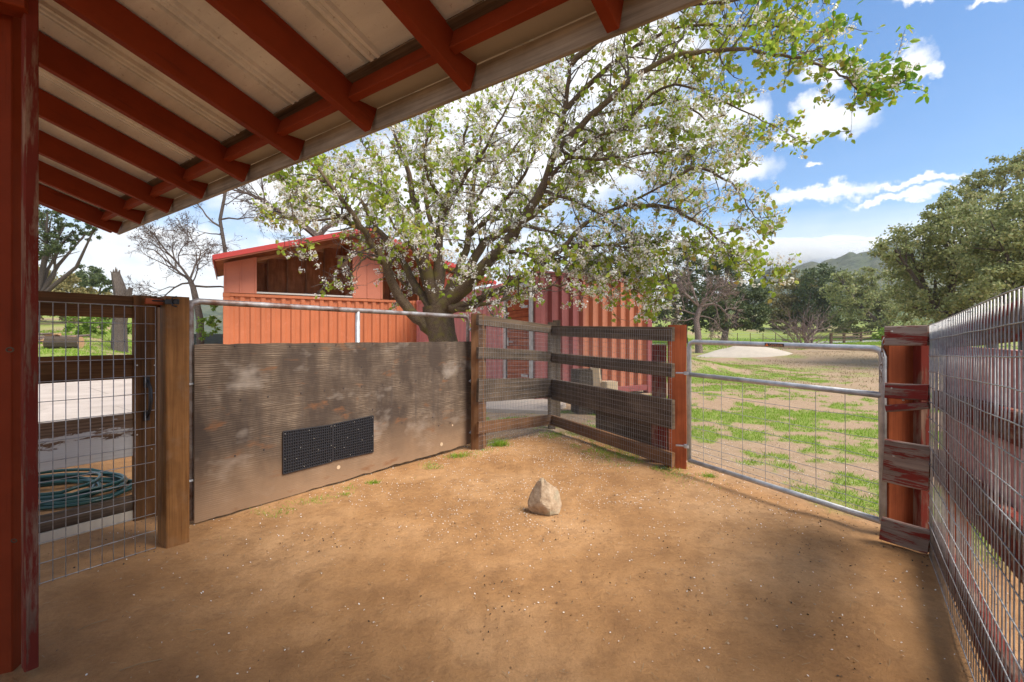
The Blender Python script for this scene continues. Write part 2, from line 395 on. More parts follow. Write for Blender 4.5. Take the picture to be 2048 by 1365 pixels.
M_whitepeel = peelmat()
def plymat():
    m, nt, b = newmat('weathered_plywood'); uv = N(nt, 'ShaderNodeTexCoord').outputs['UV']
    base = noise(nt, uv, 1, 3, .5, 0, (.9, 5.5, 1))
    warp = noise(nt, uv, 1, 3, .5, .15, (.8, 3.2, 1))
    sp = N(nt, 'ShaderNodeSeparateXYZ'); nt.links.new(uv, sp.inputs[0])
    ph = mth(nt, 'ADD', mth(nt, 'MULTIPLY', sp.outputs[1], 430), mth(nt, 'MULTIPLY', warp, 48))
    ph = mth(nt, 'ADD', ph, mth(nt, 'MULTIPLY', noise(nt, uv, 1, 3, .6, 0, (9, 14, 1)), 7))
    wv = mth(nt, 'ADD', mth(nt, 'MULTIPLY', mth(nt, 'SINE', ph), .5), .5)
    fade = ramp(nt, noise(nt, uv, 1, 5, .65, .3, (1.6, 9, 1)), [(.22, (0, 0, 0)), (.75, (1, 1, 1))])
    fib = noise(nt, uv, 1, 5, .7, 0, (5, 190, 1))
    g = mth(nt, 'ADD', mth(nt, 'MULTIPLY', mth(nt, 'MULTIPLY', wv, fade), .34), mth(nt, 'MULTIPLY', fib, .72))
    c = ramp(nt, g, [(.28, (.065, .042, .028)), (.46, (.175, .125, .085)), (.68, (.37, .285, .205))])
    st = noise(nt, uv, 1, 4, .6, 0, (3.0, 1.2, 1), (4, 7, 0))
    c = mix(nt, ramp(nt, st, [(.36, (0, 0, 0)), (.58, (.88, .88, .88))]), c, (.062, .044, .034))
    vs = noise(nt, uv, 1, 3, .55, 0, (16, .9, 1))
    c = mix(nt, ramp(nt, vs, [(.54, (0, 0, 0)), (.74, (.5, .5, .5))]), c, (.075, .058, .05))
    pl = noise(nt, uv, 1, 4, .6, 0, (2.2, 3.6, 1), (11, 3, 0))
    c = mix(nt, ramp(nt, pl, [(.58, (0, 0, 0)), (.75, (.5, .5, .5))]), c, (.46, .39, .32))
    # mud splashed on the foot of the sheet
    md = mth(nt, 'ADD', sp.outputs[1], mth(nt, 'MULTIPLY', noise(nt, uv, 4, 4, .6), .35))
    c = mix(nt, ramp(nt, md, [(.22, (.75, .75, .75)), (.68, (0, 0, 0))]), c, (.36, .225, .13))
    rd = noise(nt, uv, 1, 4, .6, .2, (3.2, 8, 1), (2, 9, 0))
    c = mix(nt, ramp(nt, rd, [(.60, (0, 0, 0)), (.70, (.75, .75, .75))]), c, (.22, .10, .045))
    nt.links.new(c, b.inputs['Base Color']); b.inputs['Roughness'].default_value = .85; b.inputs['Specular IOR Level'].default_value = .2
    bump(nt, b, g, .3, .004); return m
M_ply = plymat()

def roofmat():
    m, nt, b = newmat('off_white_roof_sheet'); t = N(nt, 'ShaderNodeTexCoord'); uv = t.outputs['UV']
    n = noise(nt, uv, 1, 5, .65, 0, (1.2, 7, 1)); n2 = noise(nt, uv, 40, 3, .7)
    c = ramp(nt, n, [(.3, (.62, .61, .58)), (.65, (.80, .79, .75))])
    c = mix(nt, ramp(nt, n2, [(.62, (0, 0, 0)), (.72, (.5, .5, .5))]), c, (.22, .15, .10))
    nt.links.new(c, b.inputs['Base Color']); b.inputs['Roughness'].default_value = .6; return m
M_roof = roofmat()

# ---------------------------------------------------------------- ground
def gh(x, y):
    x = np.asarray(x, dtype=np.float64); y = np.asarray(y, dtype=np.float64)
    d = np.maximum(y, 0)
    r = .12*ss(d, 16, 28)+.5*ss(d, 28, 52)+2.6*ss(d, 52, 85)+9*ss(d, 85, 170)
    s = -x-.74*d
    left = np.clip(s/4, 0, 1)*np.clip(d-15, 0, 60)*.115
    wr = ss(x, -8, 2)
    h = r*wr+left
    h = h-3.0*ss(d, 30, 60)*(1-wr)*(1-np.clip(s/4, 0, 1))
    # pen floor undulation
    h = h+(fbm(x*.9, y*.9, 3, 3)-.5)*.05*ss(y, .3, 2)*(1-ss(d, 40, 60))
    h = h+(fbm(x*6, y*6, 8, 3)-.5)*.018
    # mound by the dry tree, mound by the gate
    h = h+.55*np.exp(-(((x-6.2)/2.2)**2+((y-19)/2.6)**2))
    h = h+.35*np.exp(-(((x-19)/7.)**2+((y-27)/3.)**2))
    # scuffed hollows
    for (cx, cy, rr, a) in ((-1.0, 1.92, .17, -.03), (-.55, 3.05, .12, -.015), (1.35, 2.2, .2, -.02), (2.1, 3.1, .3, .02), (-.75, 2.25, .12, -.012)):
        h = h+a*np.exp(-(((x-cx)**2+(y-cy)**2)/rr**2))
    # flatter where hard paving lies
    pv = ss(x, -4.2, -5.2)*ss(y, 6.4, 7)*(1-ss(y, 14, 15.2))
    return h*(1-pv)
def gz(x, y): return float(gh(np.array([x]), np.array([y]))[0])
GP = [(8, 20, 5, 4, .45), (11, 27, 6, 3, .4), (13, 35, 9, 5, .5),   # green patches: x, y, rx, ry, amount
    (4.0, 7.6, 1.7, .75, .62), (2.6, 8.7, 1.0, .6, .5), (5.3, 6.2, 1.1, .35, .45), (2.5, 6.0, .9, .5, .22), (3.3, 5.3, .5, .4, .15), (6.4, 5.6, 1.0, .3, .35),
    (5.2, 15, 3.5, 3.5, .5), (9, 15.5, 3.5, .9, .45), (4.2, 21, 3, 4, .5), (14, 13.5, 2, 1.2, .3), (1.2, 6.6, .8, .5, .28), (.9, 8.1, .9, .5, .42), (-.2, 7.2, .8, .3, .32),
    (5.5, 10.5, 2, .5, .25), (3.9, 4.65, .2, .2, .25), (2.6, 3.3, .8, 1.4, .1), (3.4, 2.6, .7, 1, .45)]
def gmask(x, y):
    """green cover 0..1"""
    n = .5*fbm(x*1.1, y*1.1, 21, 5)+.5*fbm(x*4.2, y*4.2, 23, 4); a = np.zeros_like(x)
    for (cx, cy, rx, ry, k) in GP: a = np.maximum(a, k*np.exp(-(((x-cx)/rx)**2+((y-cy)/ry)**2)**1.3))
    far = .45*ss(y, 38, 50)+.15*ss(y, 50, 62)
    lf = .42*ss(-x-.66*y, .3, 2.5)*ss(y, 14.5, 16.5)
    m = a*1.05+far+lf+(n-.5)*2.1+.16*ss(x, 1.5, 3)*(1-ss(y, 9, 12))
    return ss(m, .26, .42)
def smask(x, y):
    """straw cover"""
    n = fbm(x*.9, y*.9, 51, 5)
    return ss(y, 9, 14)*ss(x, -4, 3)*ss(n, .3, .6)*(1-.4*ss(y, 40, 60))
def axis(a0, a1, step, lo, hi, g=1.09):
    c = list(np.arange(a0, a1+1e-6, step)); s = step; q = a1
    while q < hi: s *= g; q += s; c.append(q)
    s = step; q = a0; l = []
    while q > lo: s *= g; q -= s; l.append(q)
    return np.array(l[::-1]+c)
ax = axis(-3.2, 6.2, .055, -900, 900); ay = axis(.6, 9.5, .055, -60, 900, 1.075)
GX, GY = np.meshgrid(ax, ay); nx, ny = len(ax), len(ay)
gx, gy = GX.ravel(), GY.ravel(); gzv = gh(gx, gy)
idx = np.arange(nx*ny).reshape(ny, nx)
faces = np.stack([idx[:-1, :-1].ravel(), idx[:-1, 1:].ravel(), idx[1:, 1:].ravel(), idx[1:, :-1].ravel()], 1)
def groundmat():
    m, nt, b = newmat('dirt_and_grass_ground'); t = N(nt, 'ShaderNodeTexCoord').outputs['Object']
    n1 = noise(nt, t, .9, 5, .6); n2 = noise(nt, t, 7, 6, .7); n3 = noise(nt, t, 60, 5, .75); n4 = noise(nt, t, 260, 3, .7)
    c = ramp(nt, n1, [(.30, (.31, .16, .066)), (.48, (.43, .235, .102)), (.68, (.58, .345, .17))])
    c = mix(nt, mth(nt, 'MULTIPLY', ramp(nt, n2, [(.36, (1, 1, 1)), (.56, (0, 0, 0))]), .38), c, (.19, .10, .05))
    c = mix(nt, .75, c, mix(nt, n3, (.62, .6, .58), (1.32, 1.3, 1.28)), 'MULTIPLY')
    c = mix(nt, ramp(nt, n4, [(.60, (0, 0, 0)), (.70, (.6, .6, .6))]), c, (.09, .05, .03))
    # dry pale soil outside
    o = N(nt, 'ShaderNodeAttribute', attribute_name='outside').outputs['Fac']
    oc = mix(nt, n2, (.26, .17, .10), (.50, .36, .24))
    oc = mix(nt, .7, oc, mix(nt, n3, (.55, .55, .55), (1.4, 1.4, 1.4)), 'MULTIPLY')
    c = mix(nt, o, c, oc)
    s = N(nt, 'ShaderNodeAttribute', attribute_name='straw').outputs['Fac']
    c = mix(nt, mth(nt, 'MULTIPLY', s, .8), c, mix(nt, n2, (.20, .155, .085), (.44, .33, .20)))
    g = N(nt, 'ShaderNodeAttribute', attribute_name='green').outputs['Fac']
    c = mix(nt, mth(nt, 'MULTIPLY', g, .85), c, mix(nt, n2, (.14, .20, .03), (.30, .38, .08)))
    w = N(nt, 'ShaderNodeAttribute', attribute_name='wood').outputs['Fac']
    c = mix(nt, w, c, mix(nt, noise(nt, t, .12, 6, .7), (.03, .05, .02), (.10, .13, .05)))
    nt.links.new(c, b.inputs['Base Color']); b.inputs['Roughness'].default_value = .95; b.inputs['Specular IOR Level'].default_value = .12
    h = mth(nt, 'ADD', mth(nt, 'MULTIPLY', n3, .35), mth(nt, 'ADD', mth(nt, 'MULTIPLY', n2, 1.2), mth(nt, 'MULTIPLY', n4, .2)))
    dn = N(nt, 'ShaderNodeTexVoronoi'); dn.inputs['Scale'].default_value = 11; nt.links.new(t, dn.inputs['Vector'])
    h = mth(nt, 'ADD', h, mth(nt, 'MULTIPLY', ramp(nt, dn.outputs['Distance'], [(.1, (0, 0, 0)), (.35, (1, 1, 1))]), mth(nt, 'MULTIPLY', n1, .5)))
    bump(nt, b, h, .75, .022); return m
ground = obj('ground', (np.stack([gx, gy, gzv], 1), faces), groundmat(), kind='structure', smooth=True, origin=(0, 0, 0))
# outside of the pen: beyond the pipe gate and the right fence
def outside(x, y):
    # signed side of line hinge(1.62,4.5) -> latch(2.36,2.95) and beyond
    a = (x-1.62)*.9015+(y-4.5)*.4327   # >0 : far/right of the gate
    b = ss(y, 5.6, 6.6)
    return np.clip(np.maximum(ss(a, -.1, .7), b), 0, 1)
for nm, fn in (('green', lambda x, y: gmask(x, y)*outside(x, y)), ('straw', smask), ('outside', outside), ('wood', lambda x, y: ss(np.hypot(x, y), 110, 160))):
    at = ground.data.attributes.new(nm, 'FLOAT', 'POINT'); at.data.foreach_set('value', fn(gx, gy).astype(np.float32))

# ---- far wooded hills
def build_hills():
    AZ = np.radians(np.linspace(-62, 62, 420)); RR = np.concatenate([np.linspace(230, 700, 70), [760, 900]])
    A, Rr = np.meshgrid(AZ, RR); x = np.sin(A)*Rr; y = np.cos(A)*Rr
    p = CX+np.tan(A)*F
    ridge = 14+58*np.exp(-((p-1690)/300.)**4)+50*np.exp(-((p-2300)/420.)**2)+14*np.exp(-((p-380)/190.)**2)+20*np.exp(-((p+500)/500.)**2)+14*fbm(p*.008, p*0, 5, 4)
    ridge = ridge*(1-.45*np.exp(-((p-1430)/90.)**2))
    t = ss(Rr, 240, 640)
    z = ridge*t+(fbm(x*.02, y*.02, 9, 4)-.5)*26*t+(fbm(x*.09, y*.09, 4, 3)-.5)*11*ss(t, 0, .4)+gh(x*0+20, np.minimum(Rr, 200.))*0+3
    z = z-60*ss(Rr, 690, 900)
    i = np.arange(A.size).reshape(A.shape)
    f = np.stack([i[:-1, :-1].ravel(), i[:-1, 1:].ravel(), i[1:, 1:].ravel(), i[1:, :-1].ravel()], 1)
    m, nt, b = newmat('wooded_hillside'); t_ = N(nt, 'ShaderNodeTexCoord').outputs['Object']
    n = noise(nt, t_, .11, 6, .7); n2 = noise(nt, t_, .012, 3, .5)
    c = ramp(nt, n, [(.36, (.02, .035, .018)), (.55, (.07, .09, .04)), (.7, (.16, .15, .09))])
    c = mix(nt, ramp(nt, n2, [(.5, (0, 0, 0)), (.7, (.5, .5, .5))]), c, (.14, .13, .07))
    nt.links.new(c, b.inputs['Base Color']); b.inputs['Roughness'].default_value = 1; bump(nt, b, n, 1, 3)
    obj('hills', (np.stack([x.ravel(), y.ravel(), z.ravel()], 1), f), m, kind='structure', smooth=True, origin=(0, 300, 0))
build_hills()

# ---- paving
def slab(name, pts, z0, z1, mat, **k):
    mb = MB(); n = len(pts)
    vs = [(x, y, z1) for x, y in pts]+[(x, y, z0) for x, y in pts]
    fs = [list(range(n))]+[[i, i+n, (i+1) % n+n, (i+1) % n] for i in range(n)]
    mb.add(vs, fs, [[(p[0], p[1])for p in (pts)]]+[[(0, 0), (0, 1), (1, 1), (1, 0)]]*n)
    return obj(name, mb, mat, **k)
def concmat():
    m, nt, b = newmat('concrete_driveway_surface'); t = N(nt, 'ShaderNodeTexCoord').outputs['Object']
    n = noise(nt, t, 1.2, 6, .65); n2 = noise(nt, t, 30, 4, .7)
    v = N(nt, 'ShaderNodeTexVoronoi', feature='DISTANCE_TO_EDGE'); v.inputs['Scale'].default_value = .5; nt.links.new(t, v.inputs['Vector'])
    c = ramp(nt, n, [(.3, (.40, .33, .27)), (.7, (.56, .48, .41))]); c = mix(nt, .4, c, mix(nt, n2, (.7, .7, .7), (1.2, 1.2, 1.2)), 'MULTIPLY')
    c = mix(nt, ramp(nt, v.outputs['Distance'], [(0, (.6, .6, .6)), (.006, (0, 0, 0))]), c, (.16, .12, .09))
    nt.links.new(c, b.inputs['Base Color']); b.inputs['Roughness'].default_value = .9; return m
M_drive = concmat()
slab('driveway', [(-24, 6.2), (-5.0, 6.9), (-4.6, 8.5), (-6.9, 12.6), (-9.2, 14.2), (-24, 15.2)], -.1, .035, M_drive, kind='structure')
slab('concrete_path', [(-1.1, 8.2), (.62, 7.75), (1.0, 8.7), (-.25, 10.9), (-1.3, 11.4)], -.05, .06, M_conc, kind='structure')
def road():
    mb = MB(); pts = [(8, 43), (14, 47), (22, 50), (30, 52), (42, 56), (60, 64)]
    for (x0, y0), (x1, y1) in zip(pts[:-1], pts[1:]):
        for k in range(5):
            a, b = k/5, (k+1)/5
            q = [(x0+(x1-x0)*a, y0+(y1-y0)*a), (x0+(x1-x0)*b, y0+(y1-y0)*b)]
            w = 2.4
            (ax_, ay_), (bx_, by_) = q
            mb.quad((ax_, ay_, gz(ax_, ay_)+.08), (bx_, by_, gz(bx_, by_)+.08), (bx_, by_+w, gz(bx_, by_+w)+.08), (ax_, ay_+w, gz(ax_, ay_+w)+.08))
    obj('road', mb, M_road, kind='structure')
road()

# ---------------------------------------------------------------- barn roof
U = Vector((.585, .811, 0)).normalized()      # down the slope / along gates
E = Vector((U.y, -U.x, 0))                     # along the eave, to the right
PITCH = .333
D3 = Vector((U.x, U.y, -PITCH)).normalized()   # rafter direction (down slope)
UPR = E.cross(D3).normalized()
if UPR.z < 0: UPR = -UPR
HT = .965
k9 = 1/615.0
tip9 = Vector(((1226-CX)*HT*k9, HT*F*k9, EYE+HT))
barn = thing('barn_roof', 'lean-to roof with red rafters and off-white metal sheets overhanging the pen', 'roof', (tip9.x, tip9.y, 0))
SP = .61
def rafter(i, extra=0):
    tip = tip9-E*SP*i
    a = tip-D3*4.2+UPR*.07; b = tip+UPR*.07
    mb = MB(); mb.bar(a, b, .042, .14, UPR, .003, 2, .002)
    return obj('rafter', mb, M_red, barn)
for i in range(-9, 9): rafter(i)  # roof run on unseen past the right, lengthened to shade the corner post
# end fly rafter, doubled on the far side
mb = MB(); tp = tip9-E*(SP*8+.10); mb.bar(tp-D3*4.2+UPR*.075, tp-D3*.02+UPR*.075, .04, .13, UPR); obj('barge_rafter', mb, M_red, barn)
for i in range(-9, 8):
    a = tip9-E*(SP*i+.025)-D3*.13+UPR*.095; b = tip9-E*(SP*(i+1)-.025)-D3*.13+UPR*.095
    mb = MB(); mb.bar(a, b, .035, .085, UPR); obj('blocking', mb, M_red, barn)
# thin batten above blocking
mb = MB(); mb.bar(tip9+E*SP*9-D3*.165+UPR*.137, tip9-E*(SP*8+.1)-D3*.165+UPR*.137, .05, .01, UPR); obj('batten', mb, M_grey, barn)
# roof sheet, with pressed ribs
def sheet():
    mb = MB(); top = .150
    def pt(s, d, h): return tip9-E*s+D3*d+UPR*(top+h)
    s0, s1 = -SP*9-.3, SP*8+.22
    prof = [(s0, 0)]
    i = -10
    while i < 9:
        c = SP*i+SP*.62
        if s0+.05 < c < s1-.05:
            for (o, h) in ((-.036, 0), (-.030, -.016), (-.012, -.016), (-.006, -.004), (.006, -.004), (.012, -.016), (.030, -.016), (.036, 0), (.05, .0), (.056, .02), (.075, .02), (.081, 0)):
                prof.append((c+o, h))
            prof.append((c+.30, -.0015))
        i += 1
    prof.append((s1, 0))
    for (a, ha), (b, hb) in zip(prof[:-1], prof[1:]):
        u0 = a
        mb.quad(pt(a, -4.3, ha), pt(b, -4.3, hb), pt(b, .07, hb), pt(a, .07, ha), [(a+5, 0), (b+5, 0), (b+5, 4.4), (a+5, 4.4)])
    # upper skin so the sheet is not paper
    mb.quad(pt(s0, -4.3, .03), pt(s1, -4.3, .03), pt(s1, .07, .03), pt(s0, .07, .03))
    obj('roof_sheet', mb, M_roof, barn)
sheet()
def eave_edge():
    s0, s1 = -SP*9-.3, SP*8+.13
    def pt(s, u, z): return tip9-E*s+U*u+Vector((0, 0, z))
    mb = MB(); mb.bar(pt(s0, .045, .062), pt(s1, .045, .062), .022, .095, (0, 0, 1), .003, 14, .0012); obj('gutter_face', mb, M_gutter, barn)
    mb = MB(); mb.bar(pt(s0, -.025, .118), pt(s1, -.025, .118), .12, .012, Vector((0, 0, 1))-U*0, .002); obj('gutter_flange', mb, M_tan, barn)
eave_edge()
def barn_wall():
    # red wall corner at the left: wide post face + narrow trim
    b0 = P(59, 1352, 1.76); g0 = gz(b0.x, b0.y)
    t = thing('barn_corner_post', 'tall dark red corner post with worn trim board at the left edge', 'post', (b0.x, b0.y, g0))
    n = Vector((-U.y, U.x, 0))
    mb = MB(); c = P(59.5, 700, 1.76); mb.bar((c.x, c.y, g0+.03), (c.x, c.y, 3.1), .062, .038, U, .004, 3, .001); obj('trim_board', mb, M_redold, t)
    q = P(8, 700, 1.80); mb = MB(); mb.bar((q.x-.03, q.y+.02, g0-.02), (q.x-.03, q.y+.02, 3.1), .14, .14, (0.95, .3, 0), .004, 3, .001); obj('post', mb, M_red, t)
    mb = MB(); q2 = P(-6, 4, 1.70); mb.bar(q2+Vector((-.6, -.35, .05)), q2+Vector((.075, .04, .05)), .09, .14, (0, 0, 1), .004); obj('header_beam', mb, M_red, t)
    # knot holes and mud wasp nest
    for (x, y, r) in ((28, 1082, .006), (20, 700, .008)):
        w = P(x, y, 1.71); mb = MB(); ring = [w+Vector((math.cos(a)*r*1.7, -.0, math.sin(a)*r)) for a in np.linspace(0, 2*math.pi, 9)]
        mb.tube(ring, r*.35, 5, False); obj('knot', mb, M_grey, t)
barn_wall()

# ---------------------------------------------------------------- left gate and post
def post(name, x0, x1, ytop, ybot, d, th, mat, label, dirv=None, bury=.05):
    """square post whose front face spans pixels x0..x1 at distance d"""
    a = P(x0, ybot, d); b = P(x1, ybot, d); w = (b-a).length; c = (a+b)/2
    up = dirv or Vector((-c.x, -c.y, 0)).normalized()
    z1 = P(x0, ytop, d).z; g = gz(c.x, c.y)
    cc = c-up*0
    mb = MB(); cen = Vector((c.x, c.y, 0))-Vector(up)*(th/2)
    mb.bar((cen.x, cen.y, g-bury), (cen.x, cen.y, z1), w, th, up, .006, 3, .0015)
    return mb, (cen.x, cen.y, g), z1
def left_gate():
    Z = lambda x: 2.37*(1/(1-(1-1/1.175)*(x-75)/235.0))   # distance along the gate by perspective
    A = P(75, 677, 2.37); B = P(312, 677, 2.79); dv = (B-A); dv.z = 0; dv.normalize(); nv = Vector((dv.y, -dv.x, 0)) # toward the pen
    g = thing('wooden_gate', 'brown timber gate covered with wire mesh beside the red corner post', 'gate', (A.x, A.y, 0))
    def on(x, off=0.):
        # point on gate plane seen at pixel x
        k = (x-CX)/F; q = A+nv*off
        t = (k*q.y-q.x)/(dv.x-k*dv.y); r = q+dv*t; return Vector((r.x, r.y, 0)), r.y
    ends = (on(20, -.06)[0], on(266, -.06)[0])
    def rail(name, ya, yb, mat, lab=None, back=-.06, x1=266):
        # ya,yb heights (pixel rows at x=75)
        d = on(75, back)[1]; za = EYE-(ya-HY)/F*d; zb = EYE-(yb-HY)/F*d
        p0 = on(20, back)[0]; p1 = on(x1, back)[0]; zc = (za+zb)/2
        mb = MB(); mb.bar((p0.x, p0.y, zc), (p1.x, p1.y, zc), .038, abs(za-zb), (0, 0, 1), .004, 2, .001)
        return obj(name, mb, mat, g, lab)
    rail('rail', 582, 604, M_brown, x1=318)
    rail('rail', 605, 631, M_brown, x1=268)
    rail('rail', 714, 768, M_brown)
    rail('rail', 848, 944, M_whitepeel, 'wide rail with peeling white paint')
    rail('rail', 1034, 1066, M_grey, 'weathered grey bottom rail')
    rail('kick_board', 1067, 1090, M_whiteb, 'cream painted strip under the bottom rail')
    s0 = on(266, -.045)[0]; s1 = on(313, -.045)[0]; c = (s0+s1)/2; d = c.y
    zt = EYE-(592-HY)/F*d; zb = EYE-(1036-HY)/F*d
    mb = MB(); mb.bar((c.x, c.y, zb), (c.x, c.y, zt), (s1-s0).length, .04, nv, .004, 2, .001); obj('stile', mb, M_brown, g)
    # wires
    zt = EYE-(603-HY)/F*on(75)[1]; zb = gz(A.x, A.y)+.015
    first = None
    xs0, xs1 = on(79, 0)[0], on(311, 0)[0]; L = (xs1-xs0).length; n = 10
    for i in range(-3, n+1):
        p = xs0+dv*L*i/n
        if first is None:
            mb = MB(); mb.tube([(p.x, p.y, zb-.01), (p.x, p.y, zt)], .0022, 6); first = obj('wire', mb, M_wire, g, smooth=True); p00 = p
        else: dup(first, p-p00, g)
    p0 = xs0-dv*L*.32; p1 = xs1; first = None; hs = []
    nh = 14
    for j in range(nh+1):
        z = zb+(zt-zb)*j/nh
        if first is None:
            mb = MB(); a = p0+nv*.0045; b = p1+nv*.0045; mb.tube([(a.x, a.y, z), (b.x, b.y, z)], .0022, 6); first = obj('wire', mb, M_wire, g, smooth=True); z0 = z
        else: dup(first, (0, 0, z-z0), g)
    # iron handle
    h0 = on(296, .0)[0]; d = h0.y; pt = lambda y, o: (h0.x+nv.x*o, h0.y+nv.y*o, EYE-(y-HY)/F*d)
    mb = MB(); mb.tube([pt(760, -.02), pt(768, .012), pt(778, .035), pt(800, .04), pt(818, .03), pt(826, .01), pt(838, -.02)], [.006, .010, .010, .012, .009, .009, .006], 8)
    hd = obj('handle', mb, M_black, g, smooth=True)
    for (y0, y1) in ((752, 776), (822, 842)):
        mb = MB(); mb.bar(pt(y0, -.018), pt(y1, -.018), .03, .008, nv, .003); obj('handle_plate', mb, M_black, hd)
    for (x, y) in ((274, 731), (309, 731), (274, 870), (303, 898)):
        q = on(x, -.022)[0]; mb = MB(); z = EYE-(y-HY)/F*q.y; mb.tube([(q.x, q.y, z), (q.x+nv.x*.004, q.y+nv.y*.004, z)], .004, 8); obj('screw', mb, M_screw, g)
    # latch
    q = on(305, .0)[0]; z = EYE-(603-HY)/F*q.y
    mb = MB(); mb.bar((q.x-dv.x*.035, q.y-dv.y*.035, z), (q.x+dv.x*.05, q.y+dv.y*.05, z-.002), .02, .035, (0, 0, 1)); l = obj('latch_block', mb, M_orangewood, g)
    mb = MB(); mb.tube([(q.x-dv.x*.02, q.y-dv.y*.02, z+.003), (q.x+nv.x*.02+dv.x*.03, q.y+nv.y*.02+dv.y*.03, z+.003), (q.x+dv.x*.10+nv.x*.02, q.y+dv.y*.10+nv.y*.02, z)], .005, 6); obj('latch_bolt', mb, M_black, l)
left_gate()
def left_post():
    d = 2.80; g = None
    a = P(331, 1097, d); b = P(380, 1097, d)
    c = (a+b)/2; nv = Vector((U.y, -U.x, 0))
    fw = Vector((b.x-a.x, 0, 0)).normalized()
    mb = MB(); cen = Vector((-2.085, 2.895, 0)); gzz = gz(cen.x, cen.y); zt = P(331, 592, d).z
    t = thing('gate_post', 'square orange-brown timber post between the wooden gate and the plywood panel', 'post', (cen.x, cen.y, gzz))
    mb.bar((cen.x, cen.y, gzz-.06), (cen.x, cen.y, zt), .122, .15, nv, .006, 4, .001); obj('shaft', mb, M_postb, t)
    w = P(346, 604, d-.04); 
    mb = MB(); mb.bar(w+Vector((-.04, 0, 0)), w+Vector((.03, .0, 0)), .02, .03, (0, 0, 1), .003); q = obj('latch_catch', mb, M_black, t)
    for s in (-1, 1):
        mb = MB(); mb.tube([w+Vector((.0, -.012, .0)), w+Vector((.012, -.02, .024*s)), w+Vector((.03, -.01, .03*s))], .004, 6); obj('latch_finger', mb, M_black, q)
left_post()

